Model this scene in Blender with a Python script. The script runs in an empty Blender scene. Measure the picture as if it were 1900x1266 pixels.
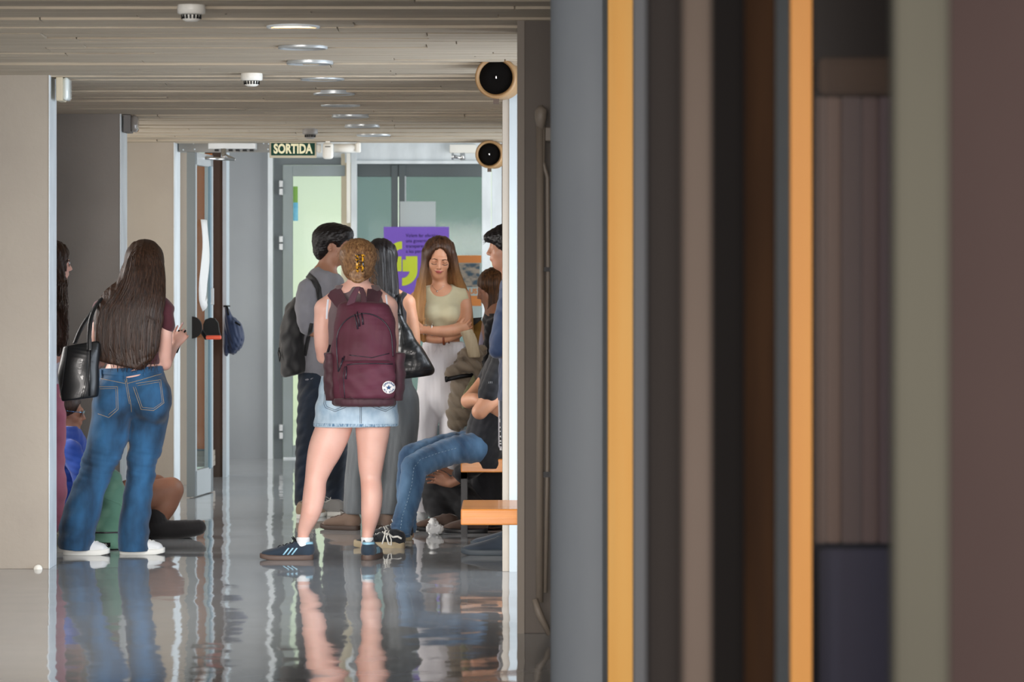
import bpy, math, random
import numpy as np
from mathutils import Vector, Matrix
from mathutils.bvhtree import BVHTree

sc = bpy.context.scene
COL = sc.collection
# ------------------------------------------------------------------ camera
EYE = 1.473          # camera height
F = 6500.0           # focal length in pixels of a 1900 px wide frame
cam = bpy.data.cameras.new('camera'); camo = bpy.data.objects.new('camera', cam); COL.objects.link(camo)
camo.location = (0, 0, EYE); camo.rotation_euler = (math.pi / 2, 0, 0)
cam.sensor_width = 36; cam.lens = F / 1900 * 36
cam.shift_x = 0.0; cam.shift_y = -(633 - 520) / 1900
cam.clip_start = 0.1; cam.clip_end = 200
cam.dof.use_dof = True; cam.dof.focus_distance = 18.7; cam.dof.aperture_fstop = 6.0
sc.camera = camo
# ------------------------------------------------------------------ view + world
sc.view_settings.view_transform = 'Standard'; sc.view_settings.look = 'None'
sc.view_settings.gamma = 1.0; sc.view_settings.use_curve_mapping = False
sc.view_settings.exposure = -0.27
sc.cycles.use_denoising = True
sc.cycles.max_bounces = 8; sc.cycles.diffuse_bounces = 5; sc.cycles.glossy_bounces = 4
sc.cycles.transparent_max_bounces = 12; sc.cycles.sample_clamp_indirect = 8
w = bpy.data.worlds.new('sky'); sc.world = w; w.use_nodes = True
w.node_tree.nodes['Background'].inputs[0].default_value = (0.62, 0.78, 1.0, 1)
w.node_tree.nodes['Background'].inputs[1].default_value = 0.6

def area(name, loc, size, sizey, rot, color, power, spread=math.pi):
    l = bpy.data.lights.new(name, 'AREA'); l.shape = 'RECTANGLE'; l.size = size; l.size_y = sizey
    l.color = color; l.energy = power; l.spread = spread
    o = bpy.data.objects.new(name, l); COL.objects.link(o); o.location = loc; o.rotation_euler = rot
    return o
H = math.pi / 2
# daylight through the window bays on the right (light faces -X, a little into the depth)
area('window_and_fill_light', (1.3, 16.4, 1.2), 2.2, 2.3, (H, 0, H - .3), (0.80, 0.89, 1.0), 88, 2.3)
area('window_and_fill_light', (1.3, 23.4, 1.25), 1.8, 2.3, (H, 0, H - .4), (0.86, 0.93, 1.0), 80, 2.4)
area('window_and_fill_light', (1.3, 26.6, 1.45), 2.4, 2.2, (H, 0, H - .2), (1.0, 0.98, 0.94), 80)
# added fill lights on the left for the piers, people and far wall
area('window_and_fill_light', (-3.7, 22.6, 1.4), 1.6, 2.2, (H, 0, -H + .6), (1.0, 0.95, 0.9), 60)
area('window_and_fill_light', (-3.5, 27.3, 1.4), 1.6, 2.2, (H, 0, -H + .3), (1.0, 0.97, 0.93), 35)
area('window_and_fill_light', (-2.45, 12.3, 1.3), 1.6, 2.0, (H - .2, 0, -.32), (1.0, 0.95, 0.9), 44, 1.1)  # added front fill just outside the frame
area('window_and_fill_light', (-3.8, 19.7, 1.6), 1.6, 1.6, (H - .3, 0, -H), (1.0, 0.96, 0.92), 45, 1.3)
area('window_and_fill_light', (0.30, 20.2, 1.5), 1.2, 1.6, (H - .3, 0, H - .3), (0.85, 0.92, 1.0), 22, 1.5)  # added fill for the facing person, in front of solid wall
# added front fill from behind the camera
area('window_and_fill_light', (-0.3, -1.5, 1.7), 3.0, 1.4, (H - .07, 0, 0), (1.0, 0.93, 0.88), 95, 0.8)
# the bright room behind the glass doors: an added overhead fill and one for the back wall
area('window_and_fill_light', (-0.9, 33.5, 2.72), 4.5, 5.0, (0, 0, 0), (0.95, 1.0, 0.97), 40)
area('window_and_fill_light', (-0.9, 31.2, 1.5), 4.5, 2.4, (H, 0, 0), (0.95, 1.0, 0.96), 300)

# ------------------------------------------------------------------ helpers
def hexc(h):
    h = h.lstrip('#'); v = [int(h[i:i+2], 16) / 255 for i in (0, 2, 4)]
    return tuple((c / 12.92 if c <= 0.04045 else ((c + 0.055) / 1.055) ** 2.4) for c in v) + (1,)

def at(px, py, D): return Vector(((px - 950) * D / F, D, EYE - (py - 520) * D / F))
def XP(px, D): return (px - 950) * D / F
def ZP(py, D): return EYE - (py - 520) * D / F

def mat(name, col, rough=0.6, col2=None, nscale=(6, 6, 6), bump=0.0, bscale=(40, 40, 40), metal=0.0, spec=0.5,
        sss=0.0, coat=0.0, sheen=0.0, detail=4, contrast=(0.35, 0.65), emit=None, estr=0.0, rough2=None, bdist=0.01):
    m = bpy.data.materials.new(name); m.use_nodes = True
    nt = m.node_tree; b = nt.nodes['Principled BSDF']
    c = hexc(col) if isinstance(col, str) else col
    b.inputs['Base Color'].default_value = c; b.inputs['Roughness'].default_value = rough
    b.inputs['Metallic'].default_value = metal; b.inputs['Specular IOR Level'].default_value = spec
    b.inputs['Coat Weight'].default_value = coat; b.inputs['Sheen Weight'].default_value = sheen
    if sss: b.inputs['Subsurface Weight'].default_value = sss; b.inputs['Subsurface Radius'].default_value = (0.02, 0.008, 0.004); b.inputs['Subsurface Scale'].default_value = 0.5
    tc = nt.nodes.new('ShaderNodeTexCoord')
    def noise(scale, det=detail):
        mp = nt.nodes.new('ShaderNodeMapping'); mp.inputs['Scale'].default_value = scale
        nt.links.new(tc.outputs['Object'], mp.inputs[0])
        n = nt.nodes.new('ShaderNodeTexNoise'); n.inputs['Scale'].default_value = 1.0; n.inputs['Detail'].default_value = det
        nt.links.new(mp.outputs[0], n.inputs[0]); return n
    if col2 is not None:
        n = noise(nscale); r = nt.nodes.new('ShaderNodeValToRGB')
        r.color_ramp.elements[0].position, r.color_ramp.elements[1].position = contrast
        r.color_ramp.elements[0].color = c
        r.color_ramp.elements[1].color = hexc(col2) if isinstance(col2, str) else col2
        nt.links.new(n.outputs[0], r.inputs[0]); nt.links.new(r.outputs[0], b.inputs['Base Color'])
    if rough2 is not None:
        n = noise(nscale); mr = nt.nodes.new('ShaderNodeMapRange'); mr.inputs['To Min'].default_value = rough; mr.inputs['To Max'].default_value = rough2
        nt.links.new(n.outputs[0], mr.inputs[0]); nt.links.new(mr.outputs[0], b.inputs['Roughness'])
    if bump:
        n = noise(bscale); bp = nt.nodes.new('ShaderNodeBump'); bp.inputs['Strength'].default_value = bump; bp.inputs['Distance'].default_value = bdist
        nt.links.new(n.outputs[0], bp.inputs['Height']); nt.links.new(bp.outputs[0], b.inputs['Normal'])
    if emit: b.inputs['Emission Color'].default_value = hexc(emit) if isinstance(emit, str) else emit; b.inputs['Emission Strength'].default_value = estr
    return m

def tag(o, label=None, cat=None, group=None, kind=None):
    if label: o['label'] = label
    if cat: o['category'] = cat
    if group: o['group'] = group
    if kind: o['kind'] = kind
    return o
def empty(name, loc, label, cat, group=None):
    o = bpy.data.objects.new(name, None); COL.objects.link(o); o.location = loc; o.empty_display_size = 0.1
    return tag(o, label, cat, group)
def link(name, me, m, parent=None):
    o = bpy.data.objects.new(name, me); COL.objects.link(o)
    if m: me.materials.append(m)
    if parent is not None:
        o.parent = parent; o.matrix_parent_inverse = Matrix.Translation(-Vector(parent.location))
    return o

class MB:
    """collects shapes in world space, builds ONE mesh"""
    def __init__(s): s.v = []; s.f = []; s.sm = []
    def add(s, vs, fs, smooth=False):
        b = len(s.v); s.v += [tuple(v) for v in vs]; s.f += [tuple(i + b for i in f) for f in fs]; s.sm += [smooth] * len(fs); return s
    def box(s, x0, y0, z0, x1, y1, z1, bev=0.0, R=None, o=None):
        if bev > 0:
            bev = min(bev, abs(x1-x0)/2.01, abs(y1-y0)/2.01, abs(z1-z0)/2.01)
            import bmesh
            bm = bmesh.new(); bmesh.ops.create_cube(bm, size=1)
            for v in bm.verts: v.co = Vector(((x0+x1)/2 + v.co.x*abs(x1-x0), (y0+y1)/2 + v.co.y*abs(y1-y0), (z0+z1)/2 + v.co.z*abs(z1-z0)))
            bmesh.ops.bevel(bm, geom=bm.edges[:], offset=bev, segments=2, profile=0.5, affect='EDGES')
            bm.verts.index_update()
            vs = [v.co.copy() for v in bm.verts]; fs = [[v.index for v in f.verts] for f in bm.faces]; bm.free()
        else:
            vs = [Vector(p) for p in ((x0,y0,z0),(x1,y0,z0),(x1,y1,z0),(x0,y1,z0),(x0,y0,z1),(x1,y0,z1),(x1,y1,z1),(x0,y1,z1))]
            fs = [(0,3,2,1),(4,5,6,7),(0,1,5,4),(1,2,6,5),(2,3,7,6),(3,0,4,7)]
        if R is not None: vs = [R @ v for v in vs]
        if o is not None: vs = [v + Vector(o) for v in vs]
        return s.add(vs, fs)
    def pbox(s, px0, py0, px1, py1, D, th, bev=0.0):   # front face at depth D
        return s.box(XP(px0, D), D, ZP(py1, D), XP(px1, D), D + th, ZP(py0, D), bev)
    def tube(s, pts, r, n=8, closed=False, flat=None):
        pts = [Vector(p) for p in pts]; N = len(pts)
        rs = r if isinstance(r, (list, tuple)) else [r] * N
        up = None; rings = []
        for i, p in enumerate(pts):
            a = pts[(i-1) % N] if (closed or i > 0) else p; b = pts[(i+1) % N] if (closed or i < N-1) else p
            t = (b - a); t = t.normalized() if t.length > 1e-9 else Vector((0, 0, 1))
            if up is None: up = t.orthogonal().normalized()
            up = (up - t * up.dot(t)); up = up.normalized() if up.length > 1e-6 else t.orthogonal().normalized()
            sd = t.cross(up)
            rings.append([p + (up * math.cos(2*math.pi*k/n) + sd * math.sin(2*math.pi*k/n)) * rs[i] for k in range(n)])
        vs = [v for r_ in rings for v in r_]; fs = []
        for i in range(N - (0 if closed else 1)):
            j = (i + 1) % N
            for k in range(n): fs.append((i*n+k, i*n+(k+1) % n, j*n+(k+1) % n, j*n+k))
        if not closed: fs.append(tuple(range(n))[::-1]); fs.append(tuple((N-1)*n + k for k in range(n)))
        return s.add(vs, fs, True)
    def lathe(s, c, axis, prof, n=32):     # prof: (t along axis, radius)
        c = Vector(c); a = Vector(axis).normalized(); u = a.orthogonal().normalized(); v = a.cross(u)
        vs = []; fs = []
        for t, r in prof:
            for k in range(n):
                th = 2*math.pi*k/n; vs.append(c + a*t + (u*math.cos(th) + v*math.sin(th)) * max(r, 1e-5))
        for i in range(len(prof)-1):
            for k in range(n): fs.append((i*n+k, i*n+(k+1) % n, (i+1)*n+(k+1) % n, (i+1)*n+k))
        return s.add(vs, fs, True)
    def prism(s, poly, d):                 # polygon (list of 3D) extruded by vector d
        n = len(poly); P = [Vector(p) for p in poly]; d = Vector(d)
        return s.add(P + [p + d for p in P], [tuple(range(n)), tuple(range(2*n-1, n-1, -1))] + [(i, i+n, (i+1) % n + n, (i+1) % n) for i in range(n)])
    def build(s, name, m, parent=None, smooth=None):
        me = bpy.data.meshes.new(name); me.from_pydata(s.v, [], s.f); me.validate()
        sm = s.sm if len(s.sm) == len(me.polygons) else [False]*len(me.polygons)
        if smooth is not None: sm = [smooth]*len(me.polygons)
        me.polygons.foreach_set('use_smooth', sm); me.update()
        import bmesh
        bm = bmesh.new(); bm.from_mesh(me); bmesh.ops.recalc_face_normals(bm, faces=bm.faces); bm.to_mesh(me); bm.free()
        return link(name, me, m, parent)
def struct(o): o['kind'] = 'structure'; return o
def text_obj(name, s, loc, size, m, parent, xs=1.0, ys=1.0, off=0.0, ext=0.002, rot=(H, 0, 0), align='CENTER', shear=0, spacing=1.0, lines=1.0):
    cu = bpy.data.curves.new(name, 'FONT'); cu.body = s; cu.size = size; cu.extrude = ext; cu.offset = off
    cu.align_x = align; cu.align_y = 'CENTER'; cu.resolution_u = 3; cu.space_character = spacing; cu.space_line = lines
    o = bpy.data.objects.new(name, cu); COL.objects.link(o)
    bpy.context.view_layer.update()
    me = bpy.data.meshes.new_from_object(o.evaluated_get(bpy.context.evaluated_depsgraph_get()))
    bpy.data.objects.remove(o)
    M = Matrix.Translation(Vector(loc)) @ __import__('mathutils').Euler(rot).to_matrix().to_4x4() @ Matrix.Diagonal((xs, ys, 1, 1))
    me.transform(M); me.materials.clear()
    return link(name, me, m, parent)
# ------------------------------------------------------------------ materials of the building
M_plaster = mat('plaster_beige', '#a39a8f', 0.75, '#aea598', (1.5, 1.5, 1.5), 0.15, (30, 30, 30), contrast=(0.3, 0.7))
M_white = mat('white_paint', '#dfe6ea', 0.5, '#cfd6da', (8, 8, 3), 0.2, (20, 20, 8))
M_greywall = mat('grey_wall', '#9a9fa3', 0.8, '#90959a', (1, 1, 1))
M_shadewall = mat('shaded_plaster', '#8d8781', 0.8, '#857f79', (2, 2, 2), 0.1, (40, 40, 40))  # pier plaster darkened to stand for the front pier's shade
M_doorgrey = mat('grey_door_metal', '#8c979a', 0.45, '#86918f', (3, 3, 3))
M_doordark = mat('dark_door_metal', '#6d7679', 0.5)
M_alu = mat('aluminium', '#b9bec0', 0.35, metal=0.35)
M_whiteplastic = mat('white_plastic', '#e8e6de', 0.4)
M_cream = mat('cream_plastic', '#c9bfa6', 0.45)
M_black = mat('black_plastic', '#060607', 0.5, spec=.25)
M_blackmetal = mat('black_metal', '#101012', 0.5, metal=0.2)
M_brownwall = mat('brown_wall', '#5a4a3e', 0.7, '#4e4037', (3, 3, 1))
M_orange = mat('orange_panel', '#e07e34', 0.6, '#d0722c', (2, 2, 1))
M_paper = mat('paper', '#dcdcda', 0.8)
M_chrome = mat('chrome', '#c8c8c8', 0.2, metal=1.0)

def wood(name, c1, c2, sc_=(1.2, 14, 40), rough=0.35, coat=0.3):
    return mat(name, c1, rough, c2, sc_, 0.06, (3, 30, 80), coat=coat, contrast=(0.3, 0.7))
M_wood = wood('orange_wood', '#c8792e', '#d98c3c')
M_edgewood = mat('bright_edge_wood', '#ffb23c', 0.5, '#ffbc50', (10, 10, 0.9))

M_edgewood_dim = mat('edge_wood_dimmed', '#ea9c3a', 0.5, '#f0a644', (10, 10, 0.9))  # same edge wood darkened where the front fill is strong
# floor: glossy resin with slow waves
def floor_mat():
    m = bpy.data.materials.new('polished_floor'); m.use_nodes = True; nt = m.node_tree; b = nt.nodes['Principled BSDF']
    tc = nt.nodes.new('ShaderNodeTexCoord')
    def nz(scale, det=3):
        mp = nt.nodes.new('ShaderNodeMapping'); mp.inputs['Scale'].default_value = scale; nt.links.new(tc.outputs['Object'], mp.inputs[0])
        n = nt.nodes.new('ShaderNodeTexNoise'); n.inputs['Scale'].default_value = 1; n.inputs['Detail'].default_value = det; nt.links.new(mp.outputs[0], n.inputs[0]); return n
    n = nz((1.3, 1.0, 1)); r = nt.nodes.new('ShaderNodeValToRGB')
    r.color_ramp.elements[0].color = hexc('#9c9fa2'); r.color_ramp.elements[1].color = hexc('#b0b3b5'); nt.links.new(n.outputs[0], r.inputs[0]); nt.links.new(r.outputs[0], b.inputs['Base Color'])
    n2 = nz((2.2, 1.6, 1), 1.5); n3 = nz((14, 5, 1), 2)
    mx = nt.nodes.new('ShaderNodeMath'); mx.operation = 'MULTIPLY_ADD'; mx.inputs[1].default_value = 0.05
    nt.links.new(n3.outputs[0], mx.inputs[0]); nt.links.new(n2.outputs[0], mx.inputs[2])
    bp = nt.nodes.new('ShaderNodeBump'); bp.inputs['Strength'].default_value = 0.8; bp.inputs['Distance'].default_value = 0.008
    nt.links.new(mx.outputs[0], bp.inputs['Height']); nt.links.new(bp.outputs[0], b.inputs['Normal'])
    b.inputs['Roughness'].default_value = 0.05; b.inputs['Specular IOR Level'].default_value = 0.6
    b.inputs['IOR'].default_value = 1.55
    return m
M_floor = floor_mat()
struct(MB().box(-6, -4, -0.1, 5, 42, 0).build('floor', M_floor))

# ceiling: board-marked concrete, gently falling away from the camera
def CZ(y): return 2.567 - 0.0127 * (y - 14.6)
def ceiling_mat():
    m = mat('board_marked_concrete', '#a79a88', 0.85, '#c4b8a4', (1.5, 25, 25), 0.5, (6, 90, 90), detail=6, contrast=(0.25, 0.75), bdist=0.02)
    return m
M_ceil = ceiling_mat()
rnd = random.Random(5)
cb = MB()
cb.add([(-6, -4, CZ(-4)+.02), (5, -4, CZ(-4)+.02), (5, 24.55, CZ(24.55)+.02), (-6, 24.55, CZ(24.55)+.02), (-6, -4, CZ(-4)+.3), (5, -4, CZ(-4)+.3), (5, 24.55, CZ(24.55)+.3), (-6, 24.55, CZ(24.55)+.3)],
       [(0, 1, 2, 3), (7, 6, 5, 4), (0, 4, 5, 1), (1, 5, 6, 2), (2, 6, 7, 3), (3, 7, 4, 0)])
y = 12.8
while y < 24.5:
    wd = rnd.choice([0.1, 0.13, 0.16, 0.22]); x = -5.9 + rnd.random()
    if y + wd > 24.55: wd = 24.55 - y
    rowdrop = rnd.uniform(0.0, 0.014)
    while x < 4.5:
        ln = rnd.uniform(1.4, 3.6); dz = rowdrop + rnd.uniform(0, 0.005); x2 = min(x + ln, 4.9)
        z0, z1 = CZ(y) - dz, CZ(y + wd) - dz + rnd.uniform(-.004, .004)
        a, b_ = y + .004, y + wd - .004
        cb.add([(x, a, z0), (x2-.006, a, z0), (x2-.006, b_, z1), (x, b_, z1), (x, a, z0+.05), (x2-.006, a, z0+.05), (x2-.006, b_, z1+.05), (x, b_, z1+.05)],
               [(0, 3, 2, 1), (0, 1, 5, 4), (1, 2, 6, 5), (2, 3, 7, 6), (3, 0, 4, 7), (4, 5, 6, 7)])
        x += ln
    y += wd
struct(cb.build('ceiling', M_ceil))
# a ceiling and floor stay level in the rooms beyond
struct(MB().box(-6, 24.6, 2.78, 5, 42, 2.9).build('ceiling_far', M_white))

# walls left and right, well outside the row of piers
struct(MB().box(-4.2, 12.9, 0, -3.95, 36, 3).build('wall_left', M_plaster))
struct(MB().box(1.5, 12.9, 0, 1.7, 15.6, 2.55).build('wall_right', M_plaster))
# piers on the left: one structure object each, with its side face whitened to stand for window light
def pier_left(name, D, depth, xedge, col=M_plaster, strip=True, xl=-4.0):
    X = XP(xedge, D)
    o = struct(MB().box(xl, D, 0, X, D + depth, CZ(D) + .05, 0.003).build(name, col))
    s = MB().box(X - .0, D - .002, 0, X + .006, D + depth + .003, CZ(D)+.04, 0.002)
    so = s.build('corner_strip', M_white, o)
    return o
p1 = pier_left('wall_pier_front_left', 17.86, 0.27, 90)
pier_left('wall_pier_middle_left', 21.2, 0.36, 222, M_shadewall)
p3 = pier_left('wall_pier_back_left', 24.4, 0.42, 322)
# round door stop cap on the floor line of the front pier
tag(MB().lathe(at(71, 1056, 17.85), (0, -1, 0), [(0, .022), (.012, .022), (.016, .018), (.017, 0)], 24).build('floor_cap', M_whiteplastic),
    'small white round cap at the foot of the front left pier', 'cap')

# piers on the right
D1 = 14.6
o = struct(MB().box(XP(960, D1), D1, 0, 0.9, D1 + .5, CZ(D1) + .05, 0.003).build('wall_pier_front_right', mat('pier_shaded', '#625a53', .75, '#5b544e', (2, 2, 2))))  # plaster darkened to stand for shade from the round column
MB().box(XP(960, D1) - .001, D1 - .004, 0, XP(973, D1), D1 + .1, CZ(D1)).build('corner_strip', mat('pier_trim', '#82796f', .7), o)
D2 = 17.7
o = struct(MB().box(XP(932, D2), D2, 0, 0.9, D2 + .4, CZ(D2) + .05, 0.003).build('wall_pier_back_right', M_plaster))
MB().box(XP(945, D2), D2 - .006, 0, XP(960, D2) + .05, D2 + .01, CZ(D2)).build('corner_strip', mat('window_lit_strip', '#aab3b8', .5, '#b3bcc0', (8, 8, 2)), o)  # strip paled to stand for window light on the pier
struct(MB().box(.36, 19.4, 0, .9, 22.4, 2.6).build('wall_light_block', M_plaster))  # added unseen block that keeps window light off the ceiling
D3 = 24.6
o = struct(MB().box(XP(931, D3), D3, 0, 0.9, D3 + .4, CZ(D3) + .05, 0.003).build('wall_pier_far_right', M_brownwall))

# ---------------------------------------------------------------- far end
DF = 28.9
struct(MB().box(-2.37, DF, 0, XP(506, DF), DF + .12, 2.8).build('wall_back', M_greywall))
struct(MB().pbox(497, 255, 506, 852, DF - .06, .07).build('trim_1', M_white))
struct(MB().pbox(380, 255, 413, 885.6, 26.2, .25).build('wall_niche', M_brownwall))
struct(MB().pbox(413, 255, 420, 885.6, 26.18, .28).build('trim_2', mat('blue_white_trim', '#c8d4dc', .5)))
struct(MB().pbox(325, 255, 356, 905, 25.2, .2).build('wall_niche_left', mat('lightened_plaster', '#cdc1b2', .75)))  # pier plaster lightened to make up for the unlit niche
# orange door leaf standing in the room behind the open glass door
o = tag(MB().pbox(354, 285, 393, 834, 26.0, .04).build('door_3', M_orange), kind='structure')
s_ = MB().pbox(354, 834, 393, 838, 25.95, .1); s_.build('threshold', M_doordark, o)
b = MB()
for i in range(3): b.pbox(354, 838 + i*10, 393, 847 + i*10, 25.9 - i*.08, .3)
b.build('step', M_plaster, o)

# header beam with rivets + the surface closer on it
hd = struct(MB().pbox(332, 262, 502, 282, 24.62, .12).build('trim_header', mat('header_grey', '#8f8d88', .6)))
rv = MB()
for (x, y_) in ((340, 278), (359, 266), (361, 277), (489, 266), (497, 277), (498, 267)):
    rv.lathe(at(x, y_, 24.62), (0, -1, 0), [(0, .006), (.003, .005), (.004, 0)], 8)
rv.build('rivets', M_white, hd)

# glazed double doors at the far end ------------------------------------------------
def glass_mat(name, tint, alpha=0.25, rough=0.05):
    m = bpy.data.materials.new(name); m.use_nodes = True; nt = m.node_tree
    for n in list(nt.nodes): nt.nodes.remove(n)
    out = nt.nodes.new('ShaderNodeOutputMaterial'); mix = nt.nodes.new('ShaderNodeMixShader')
    tr = nt.nodes.new('ShaderNodeBsdfTransparent'); tr.inputs[0].default_value = hexc(tint)
    gl = nt.nodes.new('ShaderNodeBsdfGlossy'); gl.inputs[1].default_value = rough
    mix.inputs[0].default_value = alpha
    nt.links.new(tr.outputs[0], mix.inputs[1]); nt.links.new(gl.outputs[0], mix.inputs[2]); nt.links.new(mix.outputs[0], out.inputs[0]); return m
M_glass = glass_mat('door_glass', '#eef0ea', 0.003)
M_glass2 = glass_mat('tinted_glass', '#b2bcc0', 0.003)
ds = empty('door_1', (XP(574, DF), DF, 0), None, None); struct(ds)
fr = MB(); fr.pbox(508, 293, 640, 306, DF, .1).pbox(508, 306, 524, 852, DF, .1).build('door_frame', M_doordark, ds)
lf = MB(); lf.pbox(525, 307, 543, 850, DF - .03, .06, .004).pbox(543, 307, 640, 327, DF - .03, .06, .004).pbox(543, 827, 640, 850, DF - .03, .06, .004)
lf.build('door_leaf', M_doorgrey, ds)
MB().pbox(542, 326, 641, 828, DF, .012).build('glass_pane', M_glass, ds)
for (a, b2) in ((335, 362), (438, 464), (788, 815)):
    h_ = MB().pbox(518, a, 525, (a+b2)/2 - 1, DF - .05, .04, .004).pbox(518, (a+b2)/2 + 1, 525, b2, DF - .05, .04, .004).build('hinge', M_alu, ds)
MB().pbox(526, 849, 640, 852, DF - .05, .05).build('sill', M_white, ds)
MB().pbox(544, 346, 552.5, 376, DF - .012, .006).build('sticker', mat('green_sticker', '#79a94c', .6), ds)
MB().pbox(544, 376, 553, 410, DF - .012, .006).build('sticker', mat('blue_sticker', '#8ad0e4', .6, '#3f9fc8', (8, 8, 8)), ds)
# white post between the openings, white head and right jamb
pst = struct(MB().pbox(633, 285, 661, 852, DF - .02, .16).build('trim_3', M_cream))
struct(MB().pbox(651, 255, 662, 852, DF - .06, .08, .004).build('trim_4', M_white))
struct(MB().pbox(506, 240, 651, 293, DF + .02, .12).build('wall_above_door', M_white))
struct(MB().pbox(640, 240, 940, 302, DF - .03, .14).build('wall_above_entrance', M_white))
struct(MB().pbox(661, 298, 896, 304, DF - .06, .05, .004).build('trim_5', M_white))
struct(MB().pbox(894, 298, 911, 852, DF - .05, .15, .004).build('trim_6', M_white))
struct(MB().pbox(912.5, 262, 955, 852, DF - .02, .15, .004).build('trim_7', M_white))
DG = 30.0
ds2 = empty('door_2', (XP(776, DG), DG, 0), None, None); struct(ds2)
MB().pbox(640, 290, 910, 328, DG, .07).pbox(640, 790, 910, 850, DG, .07).build('door_frame', M_doordark, ds2)
MB().pbox(726, 306, 738, 850, DG - .02, .07, .004).build('door_stile', M_doordark, ds2)
MB().pbox(740, 306, 752.5, 850, DG - .02, .07, .004).build('door_stile', M_doordark, ds2)
MB().pbox(656, 327, 727, 792, DG + .02, .012).build('glass_pane', M_glass2, ds2)
MB().pbox(752, 327, 900, 792, DG + .02, .012).build('glass_pane', M_glass2, ds2)
MB().pbox(751, 327, 753.5, 420, DG - .025, .01).build('glazing_bead', M_white, ds2)
# room beyond
struct(MB().box(-4.5, 37, -0, 3.5, 37.2, 2.9).build('wall_far_room', mat('pale_green_wall', '#dbe3d8', .8, '#e2ead2', (.5, .5, .5))))
struct(MB().box(-4.2, 29.3, 0, -4.0, 37, 2.9).build('wall_far_room_left', M_white))
struct(MB().box(1.6, 29.3, 0, 1.8, 37, 2.9).build('wall_far_room_right', M_greywall))

# sheets on the glass ---------------------------------------------------------------
def backlit(m, f):
    nt = m.node_tree; b = nt.nodes['Principled BSDF']; out = [n for n in nt.nodes if n.type == 'OUTPUT_MATERIAL'][0]
    t = nt.nodes.new('ShaderNodeBsdfTranslucent'); t.inputs[0].default_value = b.inputs['Base Color'].default_value; mx = nt.nodes.new('ShaderNodeMixShader'); mx.inputs[0].default_value = f
    nt.links.new(b.outputs[0], mx.inputs[1]); nt.links.new(t.outputs[0], mx.inputs[2]); nt.links.new(mx.outputs[0], out.inputs[0]); return m
tag(MB().add([at(742, 425, DG - .04), at(808.5, 425, DG - .04), at(808.5, 374, DG - .04), at(742, 374, DG - .04)], [(0, 1, 2, 3)]).build('paper_sheet', backlit(mat('thin_paper', '#f6fcfc', .8), .2)), 'blank white paper sheet taped above the purple poster', 'paper')
po = empty('poster', at(772, 475, DG - .06), 'purple poster with big yellow quotation marks on the glass door', 'poster')
MB().pbox(712, 421, 833, 560, DG - .06, .008).build('sheet', mat('purple_print', '#9468ea', .55, '#9c70f0', (2, 2, 2)), po)
M_lime = mat('lime_print', '#f2ff3c', .5)
def quote(mb, pts):
    mb.prism([at(x, y_, DG - .066) for x, y_ in pts], (0, .004, 0))
def arc(cx, cy, r, a0, a1, n=10): return [(cx + r*math.cos(math.radians(a0 + (a1-a0)*i/n)), cy + r*math.sin(math.radians(a0 + (a1-a0)*i/n))) for i in range(n+1)]
q = MB()   # opening mark: block with a tail rising to the right
q.prism([at(x, y_, DG - .066) for x, y_ in [(724, 476), (745, 476), (745, 503.5), (718, 503.5), (718, 480)]], (0, .004, 0))
q.prism([at(x, y_, DG - .0662) for x, y_ in [(718, 478)] + arc(746, 476, 28, 180, 270) + arc(746, 476, 14, 270, 180)], (0, .004, 0))
q.build('opening_quotation_mark', M_lime, po)
q = MB()   # closing mark: block with a tail curling down left
q.prism([at(x, y_, DG - .066) for x, y_ in [(747, 482), (753, 482), (753, 475.5), (774.5, 475.5), (774.5, 504), (747, 504)]], (0, .004, 0))
q.prism([at(x, y_, DG - .0662) for x, y_ in arc(746, 502, 28.5, 0, 90) + arc(746, 502, 14, 90, 0)], (0, .004, 0))
q.build('closing_quotation_mark', M_lime, po)
M_ink = mat('dark_violet_ink', '#3a2378', .6)
tl = at(753, 452, DG - .068)
text_obj('lettering', 'Volem fer efectiva\nuna governança\ntransparent i\na les persones', tl, 0.042, M_ink, po, xs=.9, align='LEFT', ext=.0006, lines=1.16*.92)
po2 = empty('poster', at(866, 530, DG - .05), 'orange and pale photo poster low on the glass door beside the right jamb', 'poster')
MB().pbox(835, 474, 893, 592, DG - .05, .008).build('sheet', mat('pale_print', '#b9c6c4', .6), po2)
MB().pbox(835, 474, 893, 488, DG - .056, .004).build('orange_band', mat('orange_print', '#e08a45', .6), po2)
MB().pbox(835, 549, 893, 568, DG - .056, .004).build('orange_band', bpy.data.materials['orange_print'], po2)
MB().pbox(846, 489, 890, 533, DG - .056, .004).build('picture', mat('photo_print', '#3f5564', .6, '#a99a8a', (14, 14, 22), contrast=(.42, .58)), po2)
text_obj('lettering', 'US', at(878, 541, DG - .055), .06, bpy.data.materials['orange_print'], po2, ext=.0006, off=.002)

# ---------------------------------------------------------------- exit sign, sensors, lamps
DS = 24.2
sg = empty('exit_sign', at(543, 277, DS), 'green SORTIDA exit sign hanging under the ceiling edge', 'sign')
MB().pbox(500, 263, 587, 293, DS, .02, .004).build('frame', M_cream, sg)
MB().pbox(503, 265.5, 584, 288.5, DS - .004, .01).build('panel', mat('sign_green', '#063f31', .5, spec=.2), sg)
text_obj('lettering', 'SORTIDA', at(543.5, 277, DS - .006), 0.089, mat('sign_letters', '#ece6bf', .5, emit='#ece6bf', estr=.15), sg, xs=.72, ys=1.0, off=.0036, ext=.001)
pr = empty('motion_sensor', at(608, 279, DS), 'white rounded motion sensor hanging beside the exit sign', 'sensor')
MB().pbox(598.5, 265, 618, 295, DS - .05, .05, .018).build('housing', M_whiteplastic, pr, True)
MB().pbox(603, 271.5, 613, 273, DS - .053, .01).build('slot', M_black, pr)
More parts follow.
